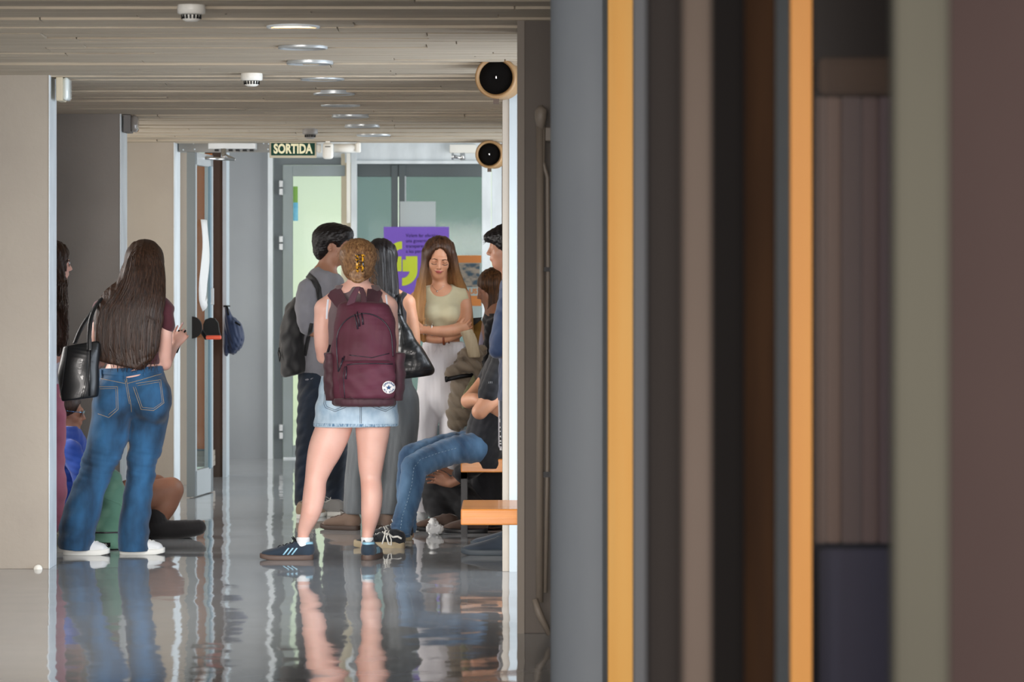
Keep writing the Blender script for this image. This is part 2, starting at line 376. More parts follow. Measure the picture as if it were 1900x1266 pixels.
MB().pbox(604, 258, 612, 266, DS - .03, .03).build('bracket', M_whiteplastic, pr)
tl_ = empty('strip_lamp', at(628, 272, DS), 'white tubular strip lamp mounted right of the exit sign', 'lamp')
MB().tube([at(620, 275, DS+.02), at(664, 275, DS+.02)], .031, 16).build('tube', M_whiteplastic, tl_)
MB().pbox(586, 264, 664, 268, DS + .01, .05).build('housing', M_white, tl_)
MB().pbox(660, 264, 669, 283, DS - .02, .07, .01).build('end_cap', M_whiteplastic, tl_)
MB().pbox(588, 268, 596, 284, DS + .0, .06, .01).build('end_cap', M_whiteplastic, tl_)
# white cable duct down the post
tag(MB().pbox(643, 284, 650, 414, DF - .09, .03, .003).pbox(645, 392, 648.5, 410, DF - .10, .02).build('cable_duct', M_whiteplastic), 'white vertical cable duct on the post left of the entrance', 'duct')

def smoke(px, D, r, label, m=M_whiteplastic):
    z = CZ(D) - .01; c = Vector((XP(px, D), D, z))
    o = empty('smoke_detector', c, label, 'smoke detector', 'smoke detectors on the ceiling')
    MB().lathe(c, (0, 0, -1), [(-.01, r*.96), (.01, r), (.03, r*.98), (.034, r*.75)], 32).build('base', m, o)
    MB().lathe(c, (0, 0, -1), [(.036, r*.7), (.055, r*.62), (.062, r*.4), (.063, 0)], 32).build('cap', m, o)
    b = MB()
    for k in range(16):
        a = k*math.pi/8; b.box(-.004, r*.62, -.052, .004, r*.72, -.036, R=Matrix.Rotation(a, 3, 'Z'), o=c)
    b.build('slots', M_black, o)
smoke(467, 17.75, .056, 'bright white smoke detector on the lit part of the ceiling')
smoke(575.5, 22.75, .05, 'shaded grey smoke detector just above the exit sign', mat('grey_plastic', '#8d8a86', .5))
smoke(355, 13.95, .056, 'smoke detector cut off by the top edge of the photo')

# recessed downlights in a row
M_lamp_on = mat('lamp_glow', '#ffe9c4', .5, emit='#ffdcae', estr=9)
M_lamp_off = mat('lamp_off', '#8d8a86', .25)
for i, (px, D) in enumerate([(544, 14.87), (562, 16.0), (575, 16.95), (598, 18.05), (620, 19.2), (632, 20.2), (650, 21.3), (672, 22.35), (693, 23.4)]):
    wherel = ['lit and nearest, close to the top of the photo', 'second from the camera, unlit', 'third from the camera, above the bright ceiling band', 'fourth from the camera, right of the white smoke detector',
             'fifth from the camera, at the far side of the bright band', 'sixth from the camera, in the dark ceiling band', 'seventh from the camera, beyond the dark band', 'third from the far end of the row, above the exit sign lamp', 'last and farthest of the row'][i]
    c = Vector((XP(px, D), D, CZ(D) - .011))
    o = empty('ceiling_downlight', c, 'round recessed downlight, ' + wherel, 'ceiling light', 'recessed downlights in the corridor ceiling')
    MB().lathe(c, (0, 0, -1), [(-.05, .1), (.004, .114), (.009, .112), (.010, .104), (-.02, .092)], 40).build('rim', M_alu if i else M_white, o)
    MB().lathe(c, (0, 0, -1), [(.003, .1), (.0035, 0)], 40).build('diffuser', M_lamp_on if i == 0 else M_lamp_off, o)

# emergency lights
def emergency(x0, y0, x1, y1, D, label, m, mc):
    o = empty('emergency_light', at((x0+x1)/2, (y0+y1)/2, D), label, 'emergency light', 'emergency lights on the left piers')
    xm = x0 + (x1-x0)*.55
    MB().pbox(x0, y0, xm, y1, D, .16, .006).build('housing', m, o)
    MB().pbox(xm - 1, y0 + 1, x1, y1 - 1, D + .005, .15, .022).build('diffuser', mc, o, True)
emergency(103.5, 142, 127, 187, 17.9, 'white emergency light high on the front left pier', M_cream, mat('clear_plastic', '#dfe8e6', .15, coat=.5))
emergency(228, 212, 254, 246, 21.25, 'grey emergency light high on the middle left pier', mat('grey_housing', '#6d6a68', .5), mat('smoky_plastic', '#8a8580', .15, coat=.5))

# round speakers
def speaker(px, py, r, D, label):
    c = at(px, py, D); R = r*D/F
    o = empty('wall_speaker', c, label, 'speaker', 'round speakers on the right piers')
    MB().lathe(c, (0.16, 1, 0), [(-.005, R*.80), (-.02, R*.86), (-.022, R*.95), (-.012, R), (.02, R), (.20, R*.97), (.22, R*.8), (.22, 0)], 48).build('housing', mat('speaker_cream', '#94734c', .5) if 'speaker_cream' not in bpy.data.materials else bpy.data.materials['speaker_cream'], o)
    MB().lathe(c, (0.16, 1, 0), [(.0, 0), (-.003, R*.3), (-.003, R*.82), (.002, R*.82)], 48).build('grille', mat('speaker_mesh', '#060505', .9, '#100e0d', (300, 300, 300), spec=.1) if 'speaker_mesh' not in bpy.data.materials else bpy.data.materials['speaker_mesh'], o)
    MB().box(-.003, -.012, -.006, .003, -.004, .006, .001, o=c).build('badge', M_chrome, o)
    MB().box(-.014, .04, -R - .022, .014, .07, -R + .012, o=c).build('bracket', M_brownwall, o)
    MB().box(-.014, .04, R - .012, .014, .07, R + .012, o=c).build('bracket', M_brownwall, o)
    MB().box(0, .08, -.02, R + .05, .12, .02, o=c).build('arm', M_brownwall, o)
speaker(920.5, 144, 39, 17.0, 'larger round speaker near the camera with black grille and tan ring')
speaker(908, 286.5, 26, 24.1, 'smaller round speaker farther down the corridor beside the white jamb')

# ---------------------------------------------------------------- door closers
dc = empty('door_closer', at(432, 272, 24.5), 'metal door closer with folded arm on the header above the open glass door', 'door closer')
MB().pbox(386, 265, 475, 277, 24.5, .1, .004).build('body', M_alu, dc)
b = MB()
for x in range(398, 474, 13): b.pbox(x, 277, x + 7, 280.5, 24.5, .06)
b.build('clip', M_blackmetal, dc)
b = MB(); b.tube([at(415, 279, 24.5), at(417, 288, 24.45), at(434, 296, 24.3)], .012, 8).tube([at(434, 296, 24.3), at(370, 293, 24.0)], .011, 8)
b.lathe(at(415, 284, 24.45), (0, 0, 1), [(-.03, .02), (.03, .02), (.03, 0)], 12); b.build('arm', M_chrome, dc)
dc = empty('door_closer', at(860, 276, 28.6), 'pale door closer box above the entrance, left of the far speaker', 'door closer')
MB().pbox(834, 268, 884, 284, DF - .12, .09, .006).build('body', M_whiteplastic, dc)
b = MB(); b.tube([at(858, 284, 28.6), at(859, 297, 28.6)], .02, 8).tube([at(840, 290, 28.6), at(856, 293, 28.6)], .014, 8).tube([at(838, 290, 28.6), at(842, 290, 28.6)], .028, 8)
b.build('arm', M_chrome, dc)

# ---------------------------------------------------------------- the open glass door leaf on the left
A = Vector((XP(355, 23.7), 23.7, 0)); B = Vector((XP(390, 24.32), 24.32, 0)); dirv = (B - A); L = dirv.length; u = dirv.normalized(); nrm = Vector((-u.y, u.x, 0))
Rl = Matrix((u, nrm, Vector((0, 0, 1)))).transposed()
dl = empty('glass_door_leaf', A, 'narrow open glass door leaf with aluminium frame left of the passage', 'door')
topz = ZP(284, 23.9)
def lb(mb, a, z0, c, z1, t0=-.022, t1=.022, bev=.003): return mb.box(a, t0, z0, c, t1, z1, bev, R=Rl, o=A)
f = MB(); lb(f, 0, .006, L*.13, topz); lb(f, L*.86, .006, L, topz); lb(f, 0, .006, L, .18); lb(f, 0, topz - .085, L, topz); f.build('frame', M_alu, dl)
g = MB(); lb(g, L*.12, .17, L*.87, topz - .08, -.004, .004, 0); g.build('glass_pane', glass_mat('leaf_glass', '#e6eef0', .1), dl)
g = MB(); lb(g, L*.78, .17, L*.86, topz - .08, -.03, -.012); g.build('glazing_bead', mat('blue_grey_bead', '#6c8694', .4), dl)
g = MB(); lb(g, -.012, .006, .0, topz, -.03, .03); g.build('seal', M_doordark, dl)
# paper strip taped on it
ps = MB(); zz0 = ZP(408, 24); zz1 = ZP(578, 24)
rows = 16; vs = []; fs = []
for i in range(rows + 1):
    t = i / rows; zc = zz0 + (zz1 - zz0)*t; wob = .04*math.sin(t*5)
    for k in range(5):
        a = L*(.22 + .42*k/4) + wob*.3*(1 - t); off = -.035 - .012*math.sin(k*1.3 + t*6)
        if t > .9: a += (t - .9)*1.2; zc2 = zc + .02*k
        else: zc2 = zc
        vs.append(A + Rl @ Vector((a*(1 - .25*t) + .03*t, off, zc2)))
for i in range(rows):
    for k in range(4): fs.append((i*5+k, i*5+k+1, i*5+k+6, i*5+k+5))
ps.add(vs, fs, True); po_ = ps.build('hanging_paper', M_paper); tag(po_, 'long curled white paper strip taped to the open glass door', 'paper')
m_ = po_.modifiers.new('t', 'SOLIDIFY'); m_.thickness = .001
# panic bar of the leaf
pb = MB(); c = at(356, 608, 23.65)
pl = [c + Vector((0, 0, .075))] + [c + Vector((.068*math.cos(a), 0, .075*math.sin(a))) for a in [math.radians(70 - 14*i) for i in range(11)]] + [c + Vector((0, 0, -.075))]
pb.prism(pl, (0, .04, 0)); pb.build('latch_case', M_black, dl)
c = at(393, 608, 24.0); pl = [c + Vector((x, 0, z)) for x, z in ((-.06, -.068), (-.06, .02), (-.045, .055), (-.01, .068), (.02, .062), (.042, .03), (.05, -.03), (.062, -.068))]
pb = MB(); pb.prism(pl, (0, .06, 0)); pb.build('latch_case', M_black, dl)
pb = MB(); pb.tube([at(372, 612, 23.8), at(383, 628, 23.75)], .014, 10); pb.build('bar_bracket', M_black, dl)
pb = MB(); pb.box(XP(383, 23.75), 23.7, ZP(630, 23.75), XP(411, 23.75), 23.75, ZP(622.5, 23.75), .008); pb.build('push_bar', mat('red_bar', '#d8563a', .4), dl, True)
MB().pbox(391, 535, 396.5, 566, 24.2, .03, .003).build('lock_plate', M_alu, dl); MB().pbox(378, 536, 382, 566, 24.1, .02, .002).build('lock_plate', M_alu, dl)

# ---------------------------------------------------------------- benches on the right
def bench(x0, x1, ztop, y0, y1, th, label, legs):
    o = empty('bench', (x0, y0, 0), label, 'bench', 'orange wooden benches along the right wall')
    MB().box(x0, y0, ztop - th, x1, y1, ztop, .006).build('seat', M_wood, o)
    for lx in legs:
        MB().box(lx, y0 + .05, 0, lx + .035, y0 + .09, ztop - th).box(lx, y1 - .09, 0, lx + .035, y1 - .05, ztop - th).box(lx, y0 + .05, ztop - th - .04, lx + .035, y1 - .05, ztop - th).build('leg', M_blackmetal, o)
bench(XP(855, 20.0), 0.355, ZP(852, 20.0), 20.0, 20.45, .077, 'farther orange wooden bench, with the crossed-arm sitter on it', [XP(855, 20.0) - .0, .3])
bench(XP(855, 15.7), .85, ZP(945, 15.7), 15.7, 16.35, .072, 'nearer orange wooden bench end in front of the white pier', [.3, .7])

# ---------------------------------------------------------------- conduit on the front right pier
M_conduit = mat('conduit_paint', '#857a6e', .5)
DC = 14.3
o = empty('cable_conduit', (XP(1003, DC), DC, 0), 'pale vertical conduit with rounded head on the dark right pier', 'conduit')
MB().tube([at(1002, 228, DC), at(1003, 600, DC), at(1001, 1118, DC)], .016, 12).build('pipe', M_conduit, o)
MB().tube([at(1008, 236, DC), at(1007, 300, DC), at(1016, 330, DC), at(1017, 500, DC), at(1016, 860, DC), at(1012, 1100, DC)], .009, 10).build('pipe', M_conduit, o)
MB().tube([at(1002, 196, DC), at(1004, 205, DC), at(1003, 220, DC), at(1003, 242, DC)], [.010, .026, .024, .014], 14).build('head', M_conduit, o)
MB().pbox(1009, 496, 1022, 504, DC - .02, .06).build('clamp', M_blackmetal, o)
MB().pbox(1008, 876, 1022, 886, DC - .02, .06).build('clamp', M_blackmetal, o)
MB().tube([at(992, 1112, DC-.03), at(1001, 1140, DC-.03), at(1020, 1178, DC-.03)], [.012, .016, .012], 10).build('elbow', M_conduit, o)
MB().pbox(996, 236, 1026, 262, DC + .02, .06, .004).build('plate', M_conduit, o)

# ---------------------------------------------------------------- near right: round column, glazed doors seen edge-on
o = struct(MB().lathe((.293, 12.1, 0), (0, 0, 1), [(0, .160), (2.6, .160)], 64).build('wall_round_column', mat('column_paint', '#979ca0', .65, '#90959a', (4, 4, 1.5))))
struct(MB().box(.34, 12.35, 0, 2.6, 12.45, 2.7).build('wall_side', mat('side_wall', '#57504a', .7)))
def edge_door(name, px0, px1, D, w_, back, label):
    o = struct(empty(name, (XP(px0, D), D, 0), None, None))
    MB().box(XP(px0, D), D, 0.0, XP(px1, D), D + .035, 2.45, .002).build('lipping', M_edgewood if D > 9 else M_edgewood_dim, o)
    MB().box(XP(px0, D) + .004, D + .035, 0.0, XP(px1, D) - .004, D + w_, 2.45).build('leaf', back, o)
    return o
edge_door('door_4', 1128, 1175, 10.6, .8, M_doordark, '')
edge_door('door_5', 1467, 1507, 7.25, .5, M_doordark, '')
def post(name, px0, px1, D, m, th=.05, bev=.01):
    return struct(MB().box(XP(px0, D), D, 0, XP(px1, D), D + th, 2.5, bev).build(name, m))
M_p1 = mat('dark_taupe', '#292523', .85); M_p2 = mat('taupe_frame', '#50463f', .85, '#483f38', (2, 2, 1)); M_p3 = mat('near_black', '#0d0a09', .85); M_p4 = mat('dark_brown_wood', '#332010', .85, '#28180c', (20, 20, 2))
M_p5 = mat('plum_grey', '#5c555a', .85); M_p6 = mat('olive_grey', '#424038', .85, '#4a483f', (2, 2, 1)); M_p7 = mat('brown_grey_wall', '#453835', .85, '#3e3230', (1.5, 1.5, .8))
post('trim_8', 1175, 1210, 9.4, mat('grey_frame', '#77787a', .85))
post('trim_9', 1200, 1275, 6.0, M_p1, bev=.02); post('trim_10', 1266, 1322, 5.0, M_p2)
post('trim_11', 1312, 1382, 5.6, M_p3); post('trim_12', 1366, 1440, 5.9, M_p4)
post('trim_13', 1425, 1472, 7.8, M_p5)
post('trim_14', 1658, 1765, 4.4, M_p6, .06, .012)
struct(MB().box(XP(1750, 5.2), 5.2, 0, 1.6, 5.3, 2.6).build('wall_near_right', M_p7))
# glazed screen with added slats painting the corridor reflection between the orange edge and the olive post
bl = empty('reflection_slats', (XP(1507, 7.4), 7.4, ZP(1010, 7.4)), 'blurred grey slats standing for a reflection in the glass at the right of the photo', 'reflection')
for i, (x0, x1, c) in enumerate([(1512, 1535, '#bcafa6'), (1533, 1562, '#c6b8ae'), (1560, 1600, '#a8a0a0'), (1598, 1632, '#b2a6a6'), (1630, 1668, '#a89ea6')]):
    MB().box(XP(x0, 7.4), 7.4 + .01*(i % 2), ZP(1010, 7.4), XP(x1, 7.4), 7.43 + .01*(i % 2), ZP(178, 7.4), .008).build('reflection_slat', mat('reflection_slat_%s' % 'abcde'[i], c, .85, spec=.2), bl)
MB().box(XP(1512, 7.4), 7.38, ZP(178, 7.4), XP(1668, 7.4), 7.46, ZP(105, 7.4), .02).build('reflected_ceiling', mat('reflected_ceiling_beige', '#8a7a6a', .85), bl)  # stands for the lit ceiling in the reflection
struct(MB().box(XP(1516, 7.6), 7.55, 0, XP(1668, 7.6), 7.7, ZP(1015, 7.6), .01).build('wall_low_reflection', mat('blue_reflection', '#747b96', .85)))  # added block standing for the bluish part of the reflection
struct(MB().box(XP(1512, 7.2), 7.2, 0, XP(1665, 7.2), 7.212, 2.5).build('window_1', glass_mat('screen_glass', '#d9d4d2', .004, .3)))

for n_ in ('dark_taupe', 'taupe_frame', 'near_black', 'dark_brown_wood', 'plum_grey', 'olive_grey', 'brown_grey_wall', 'grey_frame', 'reflected_ceiling_beige', 'blue_reflection', 'side_wall'):
    b_ = bpy.data.materials[n_].node_tree.nodes['Principled BSDF']; b_.inputs['Specular IOR Level'].default_value = .15
# ------------------------------------------------------------------ organic modelling: fields blended smoothly, meshed by surface nets
def V3(p): return np.array([p[0], p[1], p[2]], dtype=np.float64)
class SDF:
    def __init__(s, lo, hi, h=0.006):
        s.lo = V3(lo); s.h = h; n = np.ceil((V3(hi) - s.lo)/h).astype(int) + 1
        s.n = n; s.v = np.full(n, 0.2, np.float32)
        s.ax = [(s.lo[i] + h*np.arange(n[i])).astype(np.float32) for i in range(3)]
    def win(s, lo, hi):
        a = np.clip(np.floor((V3(lo) - s.lo)/s.h).astype(int), 0, s.n - 1); b = np.clip(np.ceil((V3(hi) - s.lo)/s.h).astype(int) + 1, 1, s.n)
        b = np.maximum(b, a + 1)
        return tuple(slice(a[i], b[i]) for i in range(3)), s.ax[0][a[0]:b[0]][:, None, None], s.ax[1][a[1]:b[1]][None, :, None], s.ax[2][a[2]:b[2]][None, None, :]
    def merge(s, sl, d, k, op):
        v = s.v[sl]
        if op == 'u':
            if k > 0: hh = np.maximum(k - np.abs(v - d), 0)/k; s.v[sl] = np.minimum(v, d) - hh*hh*k*.25
            else: s.v[sl] = np.minimum(v, d)
        elif op == 's':
            d = -d
            if k > 0: hh = np.maximum(k - np.abs(v - d), 0)/k; s.v[sl] = np.maximum(v, d) + hh*hh*k*.25
            else: s.v[sl] = np.maximum(v, d)
        elif op == 'i': s.v[sl] = np.maximum(v, d)
    def tube(s, pts, k=0.02, side=(1, 0, 0), op='u', sub=5):
        """pts: (x,y,z, r_side, r_other[, sidevec]) rounded tube with elliptical section"""
        P = np.array([[p[0], p[1], p[2], p[3], p[4]] for p in pts], float)
        SV = np.array([V3(p[5]) if len(p) > 5 else V3(side) for p in pts], float)
        if len(P) > 2 and sub > 1:
            Q = []; SQ = []
            for i in range(len(P)-1):
                p0 = P[max(i-1, 0)]; p1 = P[i]; p2 = P[i+1]; p3 = P[min(i+2, len(P)-1)]
                for j in range(sub):
                    t = j/sub; Q.append(.5*((2*p1) + (-p0+p2)*t + (2*p0-5*p1+4*p2-p3)*t*t + (-p0+3*p1-3*p2+p3)*t**3)); SQ.append(SV[i]*(1-t) + SV[i+1]*t)
            Q.append(P[-1]); SQ.append(SV[-1]); P = np.array(Q); SV = np.array(SQ)
        P[:, 3:] = np.maximum(P[:, 3:], .002)
        SV /= np.linalg.norm(SV, axis=1)[:, None]
        R = P[:, 3:].max(); m = R + k + 3*s.h
        sl, X, Y, Z = s.win(P[:, :3].min(0) - m, P[:, :3].max(0) + m)
        out = np.full(s.v[sl].shape, 0.2, np.float32)
        T = SDF.__new__(SDF); T.lo = np.array([X.flat[0], Y.flat[0], Z.flat[0]], float); T.h = s.h; T.n = np.array(out.shape); T.ax = [X.ravel(), Y.ravel(), Z.ravel()]
        for i in range(len(P)-1):
            a, b = P[i], P[i+1]; mm = max(a[3:].max(), b[3:].max()) + k + 3*s.h
            sl2, x, y, z = T.win(np.minimum(a[:3], b[:3]) - mm, np.maximum(a[:3], b[:3]) + mm)
            ba = (b - a)[:3]; L2 = max(float(ba @ ba), 1e-10)
            t = np.clip(((x - a[0])*ba[0] + (y - a[1])*ba[1] + (z - a[2])*ba[2])/L2, 0, 1).astype(np.float32)
            qx = x - a[0] - t*ba[0]; qy = y - a[1] - t*ba[1]; qz = z - a[2] - t*ba[2]
            r1 = a[3] + (b[3]-a[3])*t; r2 = a[4] + (b[4]-a[4])*t
            n = SV[i]; bl_ = math.sqrt(L2)
            if bl_ > 1e-4:
                bh = ba/bl_; n = n - bh*float(n @ bh); nn = float(np.linalg.norm(n))
                if nn < .3: n = np.array([0, 0, 1.]) - bh*bh[2]; nn = float(np.linalg.norm(n)) or 1
                n = n/nn
            qs = qx*n[0] + qy*n[1] + qz*n[2]; q2 = qx*qx + qy*qy + qz*qz; qo2 = np.maximum(q2 - qs*qs, 0)
            # first-order distance of an ellipse: k0(k0-1)/k1
            k0 = np.sqrt(qs*qs/(r1*r1) + qo2/(r2*r2)); k1 = np.sqrt(qs*qs/(r1**4) + qo2/(r2**4)) + 1e-9
            d = k0*(k0 - 1)/k1
            d = np.where(k0 < .05, -np.minimum(r1, r2), d)
            out[sl2] = np.minimum(out[sl2], d)
        s.merge(sl, out, k, op); return s
    def ell(s, c, r, R=None, k=0.015, op='u'):
        c = V3(c); r = V3(r); m = r.max() + k + 3*s.h
        sl, X, Y, Z = s.win(c - m, c + m); x, y, z = X - c[0], Y - c[1], Z - c[2]
        if R is not None:
            A = np.array(R); x, y, z = (x*A[0][0] + y*A[1][0] + z*A[2][0]), (x*A[0][1] + y*A[1][1] + z*A[2][1]), (x*A[0][2] + y*A[1][2] + z*A[2][2])
        k0 = np.sqrt((x/r[0])**2 + (y/r[1])**2 + (z/r[2])**2) + 1e-9; k1 = np.sqrt((x/r[0]**2)**2 + (y/r[1]**2)**2 + (z/r[2]**2)**2) + 1e-9
        s.merge(sl, (k0*(k0-1)/k1).astype(np.float32), k, op); return s
    def box(s, c, hf, R=None, rd=0.01, k=0.0, op='u'):
        c = V3(c); hf = V3(hf); m = np.linalg.norm(hf) + rd + k + 3*s.h
        sl, X, Y, Z = s.win(c - m, c + m); x, y, z = X - c[0], Y - c[1], Z - c[2]
        if R is not None:
            A = np.array(R); x, y, z = (x*A[0][0] + y*A[1][0] + z*A[2][0]), (x*A[0][1] + y*A[1][1] + z*A[2][1]), (x*A[0][2] + y*A[1][2] + z*A[2][2])
        qx, qy, qz = np.abs(x) - hf[0] + rd, np.abs(y) - hf[1] + rd, np.abs(z) - hf[2] + rd
        d = np.sqrt(np.maximum(qx, 0)**2 + np.maximum(qy, 0)**2 + np.maximum(qz, 0)**2) + np.minimum(np.maximum(np.maximum(qx, qy), qz), 0) - rd
        s.merge(sl, d.astype(np.float32), k, op); return s
    def cut(s, n, p, k=0.0):       # removes the side n points to
        n = V3(n); n /= np.linalg.norm(n); c = float(n @ V3(p))
        d = (s.ax[0][:, None, None]*n[0] + s.ax[1][None, :, None]*n[1] + s.ax[2][None, None, :]*n[2] - c).astype(np.float32)
        if k > 0: hh = np.maximum(k - np.abs(s.v - d), 0)/k; s.v = np.maximum(s.v, d) + hh*hh*k*.25
        else: s.v = np.maximum(s.v, d)
        return s
    def disp(s, f, band=0.03):
        x, y, z = s.ax[0][:, None, None], s.ax[1][None, :, None], s.ax[2][None, None, :]
        s.v = (s.v + np.where(np.abs(s.v) < band, f(x, y, z), 0)).astype(np.float32); return s
    def polys(s):
        v = s.v.copy(); v[0] = v[-1] = .05; v[:, 0] = v[:, -1] = .05; v[:, :, 0] = v[:, :, -1] = .05
        neg = v < 0
        c = np.zeros(tuple(np.array(v.shape) - 1), np.int8)
        for i in (0, 1):
            for j in (0, 1):
                for k in (0, 1): c += neg[i:v.shape[0]-1+i, j:v.shape[1]-1+j, k:v.shape[2]-1+k]
        act = np.argwhere((c > 0) & (c < 8)); idx = np.full(c.shape, -1, np.int32); idx[tuple(act.T)] = np.arange(len(act))
        acc = np.zeros((len(act), 3)); cnt = np.zeros(len(act))
        corners = [(i, j, k) for i in (0, 1) for j in (0, 1) for k in (0, 1)]
        for a in corners:
            for ax in range(3):
                if a[ax]: continue
                b = list(a); b[ax] = 1
                va = v[tuple((act + a).T)]; vb = v[tuple((act + b).T)]; m = (va < 0) != (vb < 0)
                t = va[m]/(va[m] - vb[m]); p = np.tile(np.array(a, float), (m.sum(), 1)); p[:, ax] += t
                acc[m] += p; cnt[m] += 1
        verts = s.lo + (act + acc/cnt[:, None])*s.h
        faces = []
        for ax in range(3):
            o1, o2 = [(1, 2), (2, 0), (0, 1)][ax]
            sl = [slice(1, -1)]*3; sl[ax] = slice(0, -1); sh = [slice(1, -1)]*3; sh[ax] = slice(1, None)
            A = neg[tuple(sl)]; B = neg[tuple(sh)]
            e = np.argwhere(A != B); off = np.array([1, 1, 1]); off[ax] = 0; e = e + off
            if not len(e): continue
            d1 = np.zeros(3, int); d1[o1] = 1; d2 = np.zeros(3, int); d2[o2] = 1
            q = np.stack([idx[tuple((e - d1 - d2).T)], idx[tuple((e - d2).T)], idx[tuple(e.T)], idx[tuple((e - d1).T)]], 1)
            flip = ~neg[tuple(e.T)]; q[flip] = q[flip][:, ::-1]
            faces.append(q)
        return verts, np.concatenate(faces)
    def build(s, name, m, parent=None, relax=1):
        vs, fs = s.polys()
        for _ in range(relax):   # one light laplacian pass against grid stairs
            acc = np.zeros_like(vs); cnt = np.zeros(len(vs))
            for i in range(4):
                a, b = fs[:, i], fs[:, (i+1) % 4]
                for q in range(3): acc[:, q] += np.bincount(a, vs[b, q], len(vs)) + np.bincount(b, vs[a, q], len(vs))
                cnt += np.bincount(a, minlength=len(vs)) + np.bincount(b, minlength=len(vs))
            vs = vs*.5 + .5*acc/np.maximum(cnt, 1)[:, None]
        me = bpy.data.meshes.new(name)
        me.vertices.add(len(vs)); me.vertices.foreach_set('co', vs.astype(np.float32).ravel())
        me.loops.add(fs.size); me.loops.foreach_set('vertex_index', fs.astype(np.int32).ravel())
        me.polygons.add(len(fs)); me.polygons.foreach_set('loop_start', np.arange(0, fs.size, 4, dtype=np.int32)); me.polygons.foreach_set('loop_total', np.full(len(fs), 4, np.int32))
        me.polygons.foreach_set('use_smooth', np.ones(len(fs), bool)); me.update(); me.validate()
        return link(name, me, m, parent)

def waves(seed, scale, amp, n=7, sharp=False):
    """smooth pseudo-noise; scale = wavelength per axis (m)"""
    if sharp: n = 3; amp *= .45
    r = np.random.RandomState(seed); K = r.normal(size=(n, 3)); K /= np.linalg.norm(K, axis=1)[:, None]; K *= (2*math.pi)/np.array(scale); K *= r.uniform(.6, 1.5, (n, 1)); ph = r.uniform(0, 6.28, n)
    def f(x, y, z):
        out = 0
        for i in range(n):
            w_ = np.sin(x*K[i, 0] + y*K[i, 1] + z*K[i, 2] + ph[i]); out = out + (1 - 2*np.abs(w_) if sharp else w_)
        return amp*out/math.sqrt(n)
    return f

# pixel-measured rows: (px, py, half width px, depth radius m or None = same, D)
def rows(R, D0=None, side=(1, 0, 0)):
    out = []
    for r in R:
        px, py, hw = r[0], r[1], r[2]; hd = r[3] if len(r) > 3 else None; D = (r[4] if len(r) > 4 and r[4] is not None else 0) + (D0 or 0)
        p = at(px, py, D); w_ = hw*D/F
        out.append((p.x, p.y, p.z, w_, hd if hd is not None else w_) + ((r[5],) if len(r) > 5 else ()))
    return out
def bounds(px0, py0, px1, py1, D, near=.35, far=.35):
    a = at(px0, py1, D); b = at(px1, py0, D); return (a.x, D - near, a.z), (b.x, D + far, b.z)
def rot(yaw, pitch=0, roll=0):     # yaw 0 looks away from the camera (+Y), 180 looks at it; positive turns left
    return Matrix.Rotation(math.radians(yaw), 3, 'Z') @ Matrix.Rotation(math.radians(pitch), 3, 'X') @ Matrix.Rotation(math.radians(roll), 3, 'Y')

def head(S, c, R, sc_=1.0, face=True, ears=True):
    c = Vector(c); P = lambda x, y, z: c + R @ (Vector((x, y, z))*sc_)
    def E(p, r, k=.015, op='u', RR=None): S.ell(P(*p), [q*sc_ for q in r], RR or R, k, op)
    def Tn(ps, k=.01, op='u'): S.tube([tuple(P(*q[:3])) + (q[3]*sc_, q[3]*sc_) for q in ps], k, op=op, sub=1)
    E((0, -.018, .036), (.074, .093, .085), .0); E((0, .03, -.03), (.056, .058, .082), .03)
    E((0, .052, -.085), (.026, .026, .02), .03)
    if face:
        for s_ in (-1, 1):
            E((.034*s_, .058, -.022), (.022, .022, .024), .02)
            E((.031*s_, .097, .006), (.016, .017, .011), .014, 's')
            E((.0305*s_, .0735, .004), (.0155, .015, .0125), .004)
            E((.009*s_, .094, -.03), (.0085, .01, .007), .006)
            Tn([(.012*s_, .087, .026, .007), (.038*s_, .076, .025, .005)], .02)
        Tn([(0, .086, .018, .0085), (0, .1, -.014, .0088), (0, .106, -.024, .0098)], .010)
        E((0, .078, -.053), (.024, .017, .014), .012); E((0, .090, -.0475), (.019, .007, .0045), .004); E((0, .089, -.058), (.016, .007, .0052), .004)
    else:
        Tn([(0, .086, .018, .0085), (0, .104, -.022, .0105)], .010); E((0, .078, -.053), (.024, .017, .014), .012)
    if ears:
        for s_ in (-1, 1): E((.077*s_, -.008, -.006), (.009, .018, .03), .006, RR=R @ Matrix.Rotation(-.3*s_, 3, 'Z')); E((.084*s_, -.002, -.004), (.006, .009, .016), .003, 's')
    return P

